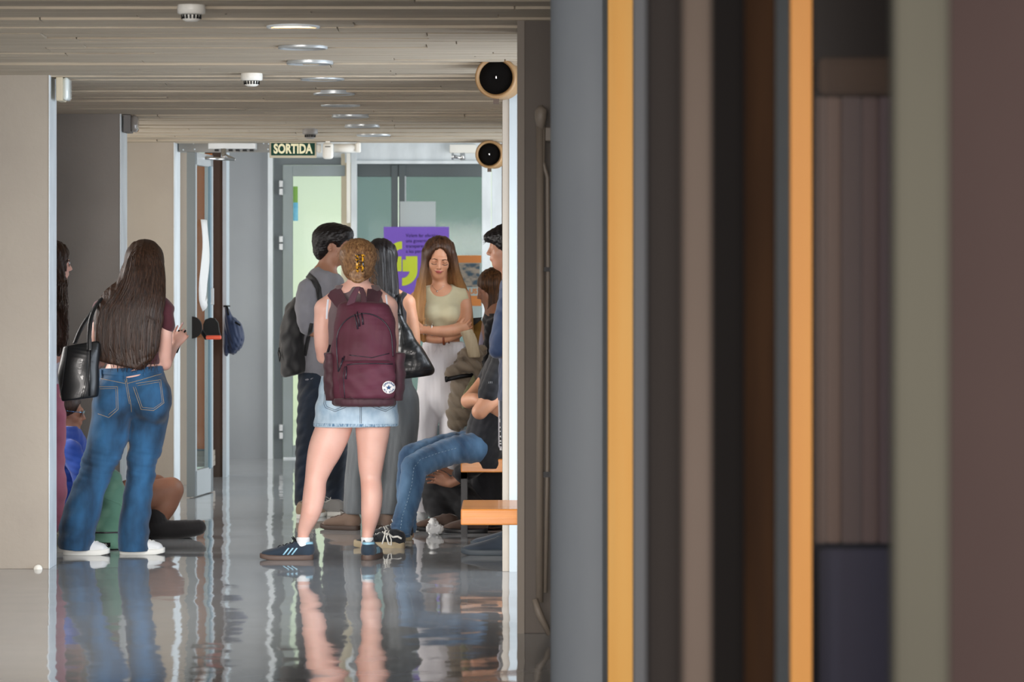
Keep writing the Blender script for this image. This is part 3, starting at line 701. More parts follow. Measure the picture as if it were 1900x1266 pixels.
def hand(S, w_, d, a, n, curl=25, r=.0088, sc_=1.0, spread=6, thumb=(35, 15), tcurl=20, k=.006, curls=None):
    """w_: wrist; d: towards the fingertips; a: towards the thumb side; n: palm normal (fingers curl towards it)"""
    w_, d, a, n = Vector(w_), Vector(d).normalized(), Vector(a), Vector(n)
    a = (a - d*a.dot(d)).normalized(); n0 = d.cross(a); n = n0 if n0.dot(n) > 0 else -n0
    tips = []
    side = tuple(a)
    pm = lambda t, wd, th: tuple(w_ + d*t*sc_) + (wd*sc_, th*sc_)
    S.tube([pm(0, .026, .019), pm(.03, .035, .017), pm(.075, .041, .014), pm(.092, .037, .012)], k*2, side=side, sub=3)
    for i, (o, L) in enumerate(((.030, .070), (.010, .078), (-.011, .072), (-.030, .057))):
        ang = math.radians((1.5 - i)*spread); dd = (d*math.cos(ang) + a*math.sin(ang)).normalized()
        p = w_ + (d*.084 + a*o)*sc_; pts = [tuple(p) + (r*sc_, r*sc_)]; cc = curls[i] if curls else curl; t = 0
        for f_, rr in ((.45, .98), (.3, .92), (.25, .82)):
            t += math.radians(cc); dv = dd*math.cos(t) + n*math.sin(t); p = p + dv*L*f_*sc_; pts.append(tuple(p) + (r*rr*sc_, r*rr*sc_))
        S.tube(pts, k*.5, sub=1); tips.append((p, dv, n))
    ta = math.radians(thumb[0]); tb = math.radians(thumb[1]); p = w_ + (d*.02 + a*.024)*sc_; dv = (d*math.cos(ta) + a*math.sin(ta) + n*math.sin(tb)).normalized()
    pts = [tuple(p) + (.0135*sc_, .0135*sc_)]; p = p + dv*.042*sc_; pts.append(tuple(p) + (.0115*sc_, .0115*sc_))
    dv = (dv + (d*.6 + n*.5 - a*.3)*math.radians(tcurl)).normalized(); p = p + dv*.032*sc_; pts.append(tuple(p) + (.0098*sc_, .0098*sc_)); dv = (dv + (d*.6 + n*.5 - a*.4)*math.radians(tcurl)).normalized(); p = p + dv*.026*sc_; pts.append(tuple(p) + (.0085*sc_, .0085*sc_))
    S.tube(pts, k, sub=1); tips.append((p, dv, n)); return tips

def bvh(*objs):
    vs = []; fs = []
    for o in objs:
        b = len(vs); M = o.matrix_basis if o.parent is None else Matrix.Identity(4)
        n = len(o.data.vertices); co = np.empty(n*3, np.float32); o.data.vertices.foreach_get('co', co); vs += co.reshape(-1, 3).tolist()
        fs += [[i + b for i in p.vertices] for p in o.data.polygons]
    return BVHTree.FromPolygons(vs, fs)
def drape(B, px, py, off=.002, fallback=18):
    o = Vector((0, 0, EYE)); d = (at(px, py, 18) - o).normalized(); h_ = B.ray_cast(o, d)
    if h_[0] is None: return None
    n = h_[1]; n = n if n.dot(d) < 0 else -n
    return h_[0] + n*off
def resample(pts, step):
    out = [pts[0]]
    for a, b in zip(pts, pts[1:]):
        L = math.dist(a[:2], b[:2]); n = max(1, int(L/step))
        for i in range(1, n+1): out.append(tuple(a[j] + (b[j]-a[j])*i/n for j in range(len(a))))
    return out
def stitch(B, pts, r=.0012, step=4, mb=None, off=.001, dashed=False):
    mb = mb or MB(); cur = []
    for i, p in enumerate(resample(pts, step)):
        q = drape(B, p[0], p[1], off)
        if q is None or (cur and (q - cur[-1]).length > .05) or (dashed and i % 2 == 0 and len(cur) > 1):
            if len(cur) > 1: mb.tube(cur, r, 5)
            cur = [] if q is None or not dashed else []
            if q is not None: cur = [q]
            continue
        cur.append(q)
    if len(cur) > 1: mb.tube(cur, r, 5)
    return mb
def ribbon(B, pts, w_px, off=.003, step=4, th=.003, mb=None, samples=5):
    """flat band laid over a surface along a pixel path, w_px wide"""
    mb = mb or MB(); P = resample(pts, step); rowsv = []
    for i, p in enumerate(P):
        a = P[max(i-1, 0)]; b = P[min(i+1, len(P)-1)]; dx, dy = b[0]-a[0], b[1]-a[1]; L = math.hypot(dx, dy) or 1; nx, ny = -dy/L, dx/L
        w_ = p[2] if len(p) > 2 else w_px; r_ = []
        for k in range(samples):
            t = (k/(samples-1) - .5)*w_; q = drape(B, p[0] + nx*t, p[1] + ny*t, off); r_.append(q)
        if any(q is None for q in r_):
            g = [q for q in r_ if q is not None]
            if not g: continue
            for k in range(samples):
                if r_[k] is None:
                    t = (k/(samples-1) - .5)*w_; D = g[0].y; r_[k] = at(p[0] + nx*t, p[1] + ny*t, D)
        rowsv.append(r_)
    n = samples; vs = [q for r_ in rowsv for q in r_]; tv = [q + Vector((0, th, 0)) for q in vs]; N = len(vs); fs = []
    for i in range(len(rowsv)-1):
        for k in range(n-1):
            a = i*n + k; fs.append((a, a+1, a+n+1, a+n)); fs.append((a+N+n, a+N+n+1, a+N+1, a+N))
    for i in range(len(rowsv)-1):
        for k in (0, n-1): a = i*n+k; fs.append((a, a+n, a+n+N, a+N))
    mb.add(vs + tv, fs, True); return mb
def patch(B, poly, off=.002, step=2.0, mb=None, th=.0015, const=None):
    """polygon (px) filled on a surface"""
    from mathutils.geometry import tessellate_polygon, delaunay_2d_cdt
    mb = mb or MB(); xs = [p[0] for p in poly]; ys = [p[1] for p in poly]
    E = resample(poly + [poly[0]], step)[:-1]; pts = [Vector(p[:2]) for p in E]; n = len(pts)
    x = min(xs)
    while x < max(xs):
        y = min(ys)
        while y < max(ys): pts.append(Vector((x + .37, y + .41))); y += step*1.6
        x += step*1.6
    v2, e2, f2, ov, oe, of = delaunay_2d_cdt(pts, [], [list(range(n))], 1, 1e-4)
    vs = []; D = None
    for v in v2:
        q = drape(B, v.x, v.y, off) if const is None else at(v.x, v.y, const)
        if q is None: q = at(v.x, v.y, D or 18.5)
        D = q.y; vs.append(q)
    tv = [q + Vector((0, th, 0)) for q in vs]; N = len(vs)
    mb.add(vs + tv, [tuple(f) for f in f2] + [tuple(i + N for i in reversed(f)) for f in f2] + [(a, b, b+N, a+N) for a, b in zip([o for o in range(n)], [(o+1) % n for o in range(n)])] if N == len(pts) else [tuple(f) for f in f2], True)
    return mb

# ------------------------------------------------------------------ clothes, skin and hair materials
M_skin_light = mat('skin_light', '#d8a797', 0.5, '#dfb2a3', (9, 9, 9), sss=0.12, bump=.06, bscale=(200, 200, 200), bdist=.002)
M_skin_tan = mat('skin_tan', '#c08a6c', 0.5, '#ca9576', (9, 9, 9), sss=0.12, bump=.06, bscale=(200, 200, 200), bdist=.002)
M_skin_brown = mat('skin_brown', '#8f6450', 0.5, '#9a6e58', (9, 9, 9), sss=0.1)
M_skin_olive = mat('skin_olive', '#a87a62', 0.5, '#b08069', (9, 9, 9), sss=0.1)
def denim(name, c1, c2, scale=(9, 9, 3.5), con=(.32, .7)):
    return mat(name, c1, .85, c2, scale, .35, (420, 420, 260), sheen=.15, contrast=con, detail=6, bdist=.001)
M_denim_blue = denim('denim_blue', '#0e2a42', '#2a608c')
M_denim_light = denim('denim_pale', '#8fa9bf', '#c4d6e2', (14, 14, 10))
M_denim_dark = denim('denim_navy', '#0b1522', '#16273c')
M_denim_mid = denim('denim_mid', '#1f3f5f', '#55799b')
def cloth(name, c1, c2=None, rough=.85, sheen=.2, nscale=(6, 6, 4), bump=.25): return mat(name, c1, rough, c2, nscale, bump, (350, 350, 350), sheen=sheen, bdist=.001)
def leather(name, c='#0e1013', rough=.32): return mat(name, c, rough, bump=.12, bscale=(160, 160, 160), rough2=rough+.15, nscale=(6, 6, 6), coat=.15, bdist=.001)
def hair_mat(name, c1, c2, rough=.46, scale=(150, 150, 5)):
    m = mat(name, c1, rough, c2, scale, .5, (260, 260, 8), spec=.4, contrast=(.3, .75), detail=3, bdist=.003)
    m.node_tree.nodes['Principled BSDF'].inputs['Anisotropic'].default_value = .5
    return m
M_hair_dark = hair_mat('hair_dark_brown', '#1a100b', '#4a3122')
M_hair_black = hair_mat('hair_black', '#0a0809', '#1f191a')
M_hair_blond = hair_mat('hair_blond', '#5c3c25', '#a07a52', scale=(90, 90, 60))
M_hair_brown = hair_mat('hair_brown', '#25150c', '#7a5230', scale=(110, 110, 4))
M_rubber_white = mat('white_rubber', '#e4e4de', .5)
M_canvas_white = cloth('white_canvas', '#d9dde0', '#e6e9ea')
M_stitch_gold = mat('gold_thread', '#a8916e', .7)
M_stitch_dark = mat('dark_thread', '#2a3644', .7)

def strands(mb, starts, r=.0016, n=4):
    for p in starts: mb.tube(p, [r*.6] + [r]*(len(p)-2) + [r*.25] if len(p) > 2 else r, n)
    return mb

def shoe(parent, heel, yaw, L=.275, wd=.048, upper=None, sole=None, pitch=0, sole_h=.024, stripes=None, laces=None, heel_tab=None, high=.085, toe_cap=None, name='shoe', sc_=.003, lift=0, stripe_n=3):
    """sneaker: heel = back of the sole on the ground; yaw: 0 toe away from camera, + turns left"""
    heel = Vector(heel) + Vector((0, 0, lift)); R = rot(yaw, pitch); W = lambda x, y, z: heel + R @ Vector((x, y, z))
    m = L + .05; S = SDF((heel.x - m, heel.y - m, heel.z - .03), (heel.x + m, heel.y + m, heel.z + .17), .004)
    sd = tuple(R @ Vector((1, 0, 0)))
    g = lambda y, z, a, b: tuple(W(0, y, z)) + (a, b)
    S.tube([g(.034, .055, wd*.70, .040), g(.085, .055, wd*.74, .042), g(.15, .045, wd*.86, .034), g(.205, .037, wd*.94, .026), g(L - .045, .032, wd*.82, .022), g(L - .026, .029, wd*.55, .018)], .01, side=sd)
    S.tube([tuple(W(0, .045, .04)) + (wd*.72, .042), tuple(W(0, .052, high)) + (wd*.62, .044)], .015, side=sd, sub=1)
    S.ell(W(0, .055, high + .028), (wd*.5, .038, .03), R, .006, 's')
    S.cut(R @ Vector((0, 0, -1)), W(0, 0, .012))
    S.cut(R @ Vector((0, -.35, 1)), W(0, .03, high + .012))
    up = S.build(name, upper, parent)
    out = []
    for i in range(28):
        t = 2*math.pi*i/28; yy = L*.5 - math.cos(t)*L*.5; f_ = (.82 + .28*math.sin(min(1, yy/L*1.25)*math.pi*.62) - .10*max(0, 1 - abs(yy/L - .42)*5)) * abs(math.sin(t))**.55
        out.append((math.copysign(wd*f_, math.sin(t)), yy))
    sm = MB(); vs = []; fs = []; lv = [(0, .97), (.004, 1.0), (sole_h*.8, 1.0), (sole_h, .97)]
    for z, k in lv:
        for x, y_ in out:
            zz = z + (.012 if z > .005 else 0)*max(0, 1 - y_/.08)*.5 + .010*max(0, (y_ - L*.8)/(L*.2))
            vs.append(W(x*k, L/2 + (y_ - L/2)*(.985 if k < 1 else 1), zz))
    n = 28
    for j in range(3):
        for i in range(n): fs.append((j*n+i, j*n+(i+1) % n, (j+1)*n+(i+1) % n, (j+1)*n+i))
    fs += [tuple(range(n))[::-1], tuple(range(3*n, 4*n))]; sm.add(vs, fs, True); sm.build('sole', sole, up, True)
    B = bvh(up)
    if stripes:
        for s_ in (-1, 1):
            for q in range(stripe_n):
                y0 = .10 + q*.022; vs = []; ok = True
                for t in np.linspace(0, 1, 7):
                    for dy in (-.0045, .0045):
                        o_ = W(s_*.15, y0 + dy - .028*t + .012, .028 + .036*t); dr = R @ Vector((-s_, 0, 0)); h_ = B.ray_cast(o_, dr)
                        if h_[0] is None: ok = False; break
                        vs.append(h_[0] - dr*.0015)
                    if not ok: break
                if ok:
                    tv = [v + (R @ Vector((-s_, 0, 0)))*.003 for v in vs]; N = len(vs)
                    fs = [(2*i, 2*i+1, 2*i+3, 2*i+2) for i in range(6)] + [(2*i+N, 2*i+2+N, 2*i+3+N, 2*i+1+N) for i in range(6)] + [(2*i, 2*i+2, 2*i+2+N, 2*i+N) for i in range(6)] + [(2*i+1, 2*i+1+N, 2*i+3+N, 2*i+3) for i in range(6)]
                    MB().add(vs + tv, fs).build('stripe', stripes, up)
    if laces:
        lb_ = MB()
        for q in range(5):
            y0 = .105 + q*.019; pts = []
            for t in np.linspace(-1, 1, 7):
                o_ = W(t*wd*.42, y0 + (.006 if q % 2 else -.006)*t, .2); h_ = B.ray_cast(o_, R @ Vector((0, 0, -1)))
                if h_[0] is not None: pts.append(h_[0] + R @ Vector((0, 0, .002)))
            if len(pts) > 2: lb_.tube(pts, .0026, 6)
        for s_ in (-1, 1):
            c0 = W(0, .100, .102); lb_.tube([c0, c0 + R @ Vector((.03*s_, .012, .018)), c0 + R @ Vector((.045*s_, .0, -.002)), c0 + R @ Vector((.02*s_, -.01, -.004)), c0], .0024, 6)
        lb_.build('laces', laces, up)
    if heel_tab:
        S2 = SDF((heel.x - .1, heel.y - .1, heel.z), (heel.x + .1, heel.y + .1, heel.z + .14), .003)
        S2.tube([tuple(W(0, .042, .052)) + (wd*.70, .044), tuple(W(0, .05, high + .004)) + (wd*.66, .047)], 0, side=sd, sub=1)
        S2.ell(W(0, .058, high + .02), (wd*.52, .038, .03), R, .004, 's'); S2.cut(R @ Vector((0, 0, -1)), W(0, 0, .058)); S2.cut(R @ Vector((0, 1, -.2)), W(0, .052, .07)); S2.cut(R @ Vector((0, 0, 1)), W(0, .03, high + .01))
        S2.build('heel_tab', heel_tab, up)
    return up
# ================================================================== person with the maroon backpack (back view)
def px_m(p, D): return p*D/F
D = 18.5
P = empty('person', (XP(662, D), D, 0), 'person seen from behind wearing a maroon backpack, grey tank top and pale denim miniskirt', 'person')
lo, hi = bounds(570, 430, 760, 1045, D, .30, .38); lo = (XP(490, D), lo[1], 0); S = SDF(lo, hi, .005)
# legs
S.tube(rows([(628, 752, 33, .095, 18.5), (620, 792, 33.5, .088, 18.5), (605, 830, 32, .08, 18.48), (594, 860, 26, .068, 18.47), (586, 890, 20.5, .058, 18.46), (583, 918, 21, .062, 18.45), (577, 950, 18.5, .055, 18.43), (566, 980, 13, .038, 18.45), (562, 998, 10, .032, 18.46), (562, 1010, 9.5, .028, 18.46)]), .03)
S.tube(rows([(694, 750, 32, .095, 18.5), (692, 792, 32.5, .086, 18.5), (690, 830, 27.5, .078, 18.5), (688, 862, 23.5, .066, 18.5), (688, 888, 19.5, .058, 18.5), (690, 918, 20, .062, 18.48), (688, 950, 18, .055, 18.48), (684, 980, 12.5, .04, 18.5), (681, 1000, 10, .035, 18.5), (681, 1016, 11.5, .04, 18.5)]), .012)
S.tube([tuple(at(561, 1017, 18.45)) + (.026, .026), tuple(at(545, 1030, 18.46)) + (.022, .012)], .02, sub=1)
S.tube([tuple(at(681, 1018, 18.5)) + (.026, .026), tuple(at(684, 1029, 18.62)) + (.026, .014)], .02, sub=1)
# torso
S.tube(rows([(660, 728, 58, .12, 18.5), (661, 710, 58, .12, 18.5), (662, 670, 45, .095, 18.52), (662, 620, 48, .10, 18.52), (662, 580, 52, .095, 18.5), (661, 552, 44, .07, 18.5)]), .04)
S.tube(rows([(604, 572, 19, .052, 18.5), (640, 545, 17, .05, 18.51), (664, 540, 18, .05, 18.51), (688, 545, 17, .05, 18.51), (718, 568, 19, .052, 18.5)]), .035)
S.tube(rows([(662, 556, 20, .058, 18.5), (663, 535, 17.5, .052, 18.5), (665, 512, 19, .055, 18.53)]), .03)
# arms: upper arms down, forearms reach forward
S.tube(rows([(601, 575, 17.5, .05, 18.5), (598, 610, 16, .044, 18.5), (598, 640, 14.5, .04, 18.52), (601, 662, 13, .037, 18.56)]), .02)
S.tube(rows([(601, 662, 13, .037, 18.56), (606, 655, 12, .033, 18.66), (618, 642, 9.5, .028, 18.78)]), .01)
S.tube(rows([(720, 572, 17, .05, 18.5), (724, 608, 15.5, .044, 18.5), (726, 640, 14, .04, 18.52), (724, 662, 13, .037, 18.56)]), .02)
S.tube(rows([(724, 662, 13, .037, 18.56), (716, 655, 12, .033, 18.66), (700, 642, 9.5, .028, 18.78)]), .01)
hand(S, at(618, 642, 18.78), (.8, .6, .1), (0, 0, 1), (.2, -1, 0), 35)
hand(S, at(700, 642, 18.78), (-.8, .6, .1), (0, 0, 1), (-.2, -1, 0), 35)
R = rot(-14, -8); head(S, at(665, 487, 18.54), R, 1.0)
S.build('body', M_skin_light, P)
# hair: smooth cap drawn down to a low knot
S = SDF(*bounds(615, 435, 715, 545, D, .2, .25), .0035)
c = at(665, 486, 18.52)
S.ell(c + Vector((0, -.012, .030)), (.100, .112, .096), None, 0)
S.ell(c + Vector((0, -.035, -.035)), (.082, .075, .075), None, .03)
S.ell(c + R @ Vector((0, .115, -.055)), (.085, .075, .10), R, .02, 's')
Rm = waves(11, (.05, .08, .05), .0008); 
def comb(x, y, z):
    a = np.arctan2(x - c.x, z - (c.z - .06)); return .0005*np.sin(a*40 + 5*y) + Rm(x, y, z)
S.disp(comb)
hr = S.build('hair', M_hair_blond, P)
S = SDF(*bounds(640, 490, 690, 535, D, .22, .1), .003); kc = at(664, 511, 18.385)
S.ell(kc, (.036, .03, .036), None, 0)
S.tube([tuple(kc + Vector((.032*math.cos(t), -.018, .030*math.sin(t)))) + (.012, .012) for t in np.linspace(.5, 5.6, 9)], .006, sub=3)
S.disp(lambda x, y, z: .001*np.sin(np.hypot(x - kc.x, z - kc.z)*700)); S.build('hair_knot', M_hair_blond, hr)
Bh = bvh(hr); fl = MB(); rn = random.Random(12)
for i in range(320):
    a = rn.uniform(0, 2*math.pi); x1, y1 = 665 + 34*math.cos(a), 484 - 36*math.sin(a); k = rn.uniform(.05, .5); bend = rn.uniform(.0, .25)
    pts = []
    for t in np.linspace(k*.35, .86, 8):
        x = x1 + (665 - x1)*t; y_ = y1 + (506 - y1)*t; nx_, ny_ = -(506 - y1), (665 - x1); w_ = bend*math.sin(t*math.pi)*(1 if x1 > 665 else -1)*.35
        pts.append((x + nx_*w_, y_ + ny_*w_))
    stitch(Bh, pts, .0008, 6, fl, .0004)
fl.build('combed_strands', M_hair_blond, hr)
fl = MB(); rn = random.Random(3)
for i in range(70):
    a = rn.uniform(-.2, 3.4); b = c + Vector((.098*math.cos(a), rn.uniform(-.06, .05), .03 + .094*math.sin(a))); pts = [b]
    dvec = Vector((math.cos(a), rn.uniform(-.5, .5), math.sin(a) - .3))
    for j in range(5): pts.append(pts[-1] + dvec*.0045 + Vector((rn.uniform(-.004, .004), rn.uniform(-.004, .004), -.005*(j > 1)))); dvec = dvec*.5 + Vector((rn.uniform(-.8, .8), 0, -.5))
    fl.tube(pts, .0006, 4)
for i in range(40):
    b = at(690 + rn.uniform(-4, 6), 505 + rn.uniform(-8, 18), 18.5 + rn.uniform(-.05, .05)); pts = [b]; ph = rn.random()*6
    for j in range(8): pts.append(b + Vector((.006*math.sin(ph + j*.9) + j*.0015, .004*math.cos(ph + j), -.005*j)))
    fl.tube(pts, .0006, 4)
fl.build('loose_hair', M_hair_blond, hr)
# claw clip
M_tortoise = mat('tortoiseshell', '#1e0f05', .2, '#e0a020', (60, 60, 60), coat=.6, contrast=(.47, .53))
cl = MB(); cb_ = Vector((0, .0, 0))
for s_ in (-1, 1):
    for j in range(5):
        z = 502 - j*7.0; cl.tube([at(668 + s_*1.5, z, 18.36), at(668 + s_*5, z - 1, 18.345), at(668 + s_*8.5, z + 1, 18.37), at(668 + s_*10, z + 2, 18.41)], [.0045, .005, .004, .0025], 8)
    cl.tube([at(668 + s_*4.5, 505, 18.352), at(668 + s_*5.5, 490, 18.34), at(668 + s_*4.5, 474, 18.352)], [.005, .006, .005], 8)
cl.tube([at(663, 489, 18.35), at(673, 489, 18.35)], .006, 8)
tag(cl.build('claw_clip', M_tortoise), 'tortoiseshell claw clip holding the blond hair knot', 'hair clip')
# tank top
M_tank = cloth('tank_taupe', '#5a4a4a', '#66565a')
S = SDF(*bounds(570, 525, 760, 720, D, .3, .3), .005)
S.tube(rows([(661, 725, 63, .128, 18.5), (662, 690, 58, .118, 18.51), (662, 660, 51, .106, 18.52), (662, 620, 56, .112, 18.52), (662, 585, 57, .108, 18.5), (662, 562, 50, .085, 18.5)]), 0)
for s_, xx in ((-1, 628), (1, 698)):
    S.tube(rows([(xx - s_*0, 575, 16, .10, 18.5), (xx, 552, 12.5, .066, 18.505), (xx - s_*2, 541, 11.5, .058, 18.51)]), .02)
S.tube(rows([(662, 560, 24, .085, 18.5), (662, 542, 21, .064, 18.5)]), .02)
S.disp(waves(4, (.16, .3, .08), .0018)); S.cut((0, 0, 1), at(0, 529, D)); S.cut((0, 0, -1), at(0, 712, D))
top = S.build('tank_top', M_tank, P)
# skirt
S = SDF(*bounds(565, 690, 760, 800, D, .3, .3), .005)
S.tube(rows([(665, 690, 67, .13, 18.5), (664, 715, 69.5, .14, 18.5), (662, 745, 74, .15, 18.5), (661.5, 775, 78, .152, 18.5), (661.5, 800, 80, .155, 18.5)]), 0)
S.disp(waves(21, (.16, .3, .09), .0035)); S.cut((0, 0, 1), at(0, 698, D)); S.cut((.012, 0, -1), at(661, 791.5, D))
S.tube(rows([(661.5, 760, 66, .14, 18.5), (661.5, 830, 70, .145, 18.5)]), .0, op='s', sub=1)
sk = S.build('skirt', M_denim_light, P)
B = bvh(sk)
st = MB(); stitch(B, [(604, 704), (601, 750), (604, 757), (622, 764), (642, 756), (644, 710)], mb=st); stitch(B, [(607, 706), (604, 749), (607, 755), (622, 761), (639, 753)], mb=st)
stitch(B, [(690, 754), (692, 756), (715, 764), (733, 754)], mb=st); stitch(B, [(693, 752), (715, 761), (731, 751)], mb=st)
for x in (668, 670.5): stitch(B, [(x, 752), (x, 786)], mb=st)
st.build('stitching', M_stitch_dark, sk)
hm = MB(); ribbon(B, [(583, 788.5), (620, 789), (662, 789.5), (700, 790), (741, 789)], 5, .002, mb=hm, step=5); hm.build('hem', mat('hem_denim', '#4f7392', .85, '#b9cedd', (160, 160, 30)), sk)
# bra straps
st = MB(); Bt = bvh(P.children[0])
ribbon(Bt, [(609, 556), (607, 572), (606, 592)], 3.5, .002, mb=st); st.build('bra_strap', mat('white_strap', '#d8dde8', .6), P); st = MB(); ribbon(Bt, [(716, 548), (719, 570), (720, 585)], 3.0, .002, mb=st)
st.build('bra_strap', bpy.data.materials['white_strap'], P)
# socks + shoes
M_sock = cloth('white_sock', '#dfe3e6', '#e8ebec')
for (x, d_, px2) in ((562, 18.45, 0), (681, 18.5, 0)):
    S = SDF(*bounds(x - 22, 990, x + 22, 1030, d_, .08, .08), .004); S.tube(rows([(x + .5, 997, 12.5 if x < 600 else 11.5, .038, d_), (x, 1010, 12.5 if x < 600 else 11, .035, d_), (x - .5, 1022, 12 if x < 600 else 10, .031, d_)]), 0); S.cut((0, 0, 1), at(x, 997, d_)); S.disp(waves(2, (.05, .05, .01), .0012)); S.build('sock', M_sock, P)
M_suede = cloth('navy_suede', '#1d2c3b', '#27394a'); M_gum = mat('gum_sole', '#5b4a42', .6); M_pale = mat('pale_blue_leather', '#8fc0d6', .45)
M_lace_dark = mat('dark_lace', '#10161e', .8)
shoe(P, (XP(582, 18.45), 18.45, 0), 88, .285, .05, M_suede, M_gum, stripes=M_pale, laces=M_lace_dark, heel_tab=M_pale)
shoe(P, (XP(682, 18.5), 18.40, 0), -8, .28, .05, M_suede, M_gum, stripes=M_pale, laces=M_lace_dark, heel_tab=M_pale)

# ---------------------------------------------------------------- maroon backpack
M_mar = cloth('maroon_nylon', '#430e20', '#521a30', .7, .04, (5, 5, 4)); M_mar2 = cloth('maroon_nylon_dark', '#32121b', '#3f1a26', .65, .1)
M_marL = cloth('maroon_strap', '#44192a', '#4d2030', .7, .1); M_zip = mat('zip_dark', '#1c1420', .4)
bp_ = empty('backpack', at(676, 745, 18.25), 'maroon backpack with a round white star patch on the back of the tank top wearer', 'backpack')
S = SDF(*bounds(590, 520, 760, 765, 18.25, .22, .25), .004)
S.tube(rows([(676, 735, 58, .085, 18.24), (676, 700, 61, .10, 18.24), (676, 650, 60, .10, 18.25), (675, 605, 56, .09, 18.27), (672, 572, 48, .075, 18.29), (668, 556, 34, .05, 18.31)]), 0)
S.disp(waves(31, (.16, .3, .10), .005)); S.disp(waves(33, (.07, .2, .22), .003, sharp=True)); S.cut((0, 1, 0), (0, 18.36, 0), .02); S.cut((0, 0, -1), at(0, 752, 18.3), .03); S.cut((.04, 0, 1), at(660, 559, 18.3), .03)
bb = S.build('main_compartment', M_mar, bp_)
S = SDF(*bounds(600, 650, 760, 760, 18.2, .2, .2), .004)       # front pocket
S.tube(rows([(681, 736, 50, .05, 18.16), (681, 712, 53, .058, 18.155), (680, 690, 53, .056, 18.155), (680, 678, 51, .048, 18.165)]), 0)
S.disp(waves(35, (.12, .3, .05), .004)); S.cut((0, 0, 1), at(0, 669, 18.1), .015); S.cut((0, 0, -1), at(0, 741, 18.1), .02)
fp = S.build('front_pocket', M_mar, bp_)
S = SDF(*bounds(600, 730, 760, 760, 18.2, .2, .2), .004)
S.tube(rows([(676, 747, 60, .09, 18.24), (676, 744, 57, .1, 18.22)]), 0, sub=1); S.cut((0, 0, 1), at(0, 741, 18.1), .004); S.cut((0, 0, -1), at(0, 756, 18.1), .02); S.cut((0, 1, 0), (0, 18.34, 0)); S.disp(waves(36, (.03, .3, .3), .002, sharp=True))
S.build('base_panel', M_mar2, bp_)
for s_, x in ((-1, 616), (1, 736)):      # side pockets
    S = SDF(*bounds(x - 28, 640, x + 28, 745, 18.25, .15, .15), .004); S.tube(rows([(x, 735, 13, .05, 18.26), (x + s_*2, 700, 14, .058, 18.26), (x + s_*4, 658, 11, .055, 18.26)]), 0); S.disp(waves(40 + s_, (.05, .2, .07), .003)); S.cut((0, 0, 1), at(0, 655, 18.2), .01); S.build('side_pocket', M_mar2, bp_)
B = bvh(bb, fp)
z = MB(); stitch(B, [(628, 690), (625, 655)] + [(676 - 51*math.cos(a_), 632 - 50*math.sin(a_)) for a_ in np.linspace(0, math.pi, 19)] + [(729, 662)], .0035, 5, z, .001); stitch(B, [(644, 677), (660, 675.5), (700, 675), (728, 676)], .0035, 4, z, .001)
stitch(B, [(640, 740), (637, 700), (640, 680)], .003, 4, z, .0005); stitch(B, [(648, 659), (690, 664), (722, 656)], .0025, 4, z, .0005)
z.build('zip', M_zip, bp_)
z = MB(); stitch(B, [(649, 736), (660, 741), (700, 742), (730, 738)], .002, 4, z, .001); z.build('seam', M_mar2, bp_)
z = MB()
for (a, b2) in (((663, 580), (668, 606)), ((659, 584), (664, 612)), ((671, 582), (674, 603)), ((640, 661), (631, 690)), ((637, 664), (634, 680)), ((644, 680), (643, 703))):
    p, q_ = drape(B, *a, .01) or at(*a, 18.15), drape(B, *b2, .012) or at(*b2, 18.14); z.tube([p, (p+q_)/2 + Vector((.002, -.003, 0)), q_], [.003, .0035, .0045], 6)
z.build('zip_pull', M_zip, bp_)
# straps over the shoulders and the haul loop
BT = bvh(top, P.children[0], bb)
def slab(name, pts, th, m, par, cuts=3):
    b_ = MB(); P_ = [at(*p) for p in pts]; b_.prism(P_, (0, th, 0)); o_ = b_.build(name, m, par); md = o_.modifiers.new('b', 'BEVEL'); md.width = .004; md.segments = 3; return o_
slab('shoulder_strap', [(607, 549, 18.43), (613, 540, 18.46), (630, 531, 18.48), (639, 548, 18.38), (650, 568, 18.27), (632, 580, 18.25), (620, 566, 18.34)], .03, M_marL, bp_)
slab('shoulder_strap', [(682, 531, 18.48), (700, 534, 18.48), (710, 543, 18.45), (704, 560, 18.36), (699, 580, 18.25), (677, 570, 18.25), (680, 550, 18.36)], .03, M_marL, bp_)
slab('haul_loop', [(642, 567, 18.22), (650, 548, 18.235), (660, 532, 18.25), (669, 532, 18.25), (662, 550, 18.24), (657, 567, 18.23)], .012, M_marL, bp_)
slab('haul_loop', [(664, 532, 18.26), (674, 534, 18.26), (679, 545, 18.25), (682, 570, 18.22), (670, 570, 18.22), (669, 548, 18.245)], .012, M_mar2, bp_)
# loose strap ends in front on the left
z = MB(); z.tube([at(612, 640, 18.35), at(605, 665, 18.36), at(603, 700, 18.35)], [.006, .008, .005], 6).tube([at(607, 680, 18.33), at(604, 712, 18.33)], .003, 6); z.build('strap_end', M_zip, bp_)
z = MB(); z.tube([at(739, 700, 18.25), at(742, 712, 18.25), at(739, 730, 18.25), at(734, 726, 18.25)], .003, 6); z.build('side_loop', M_marL, bp_)
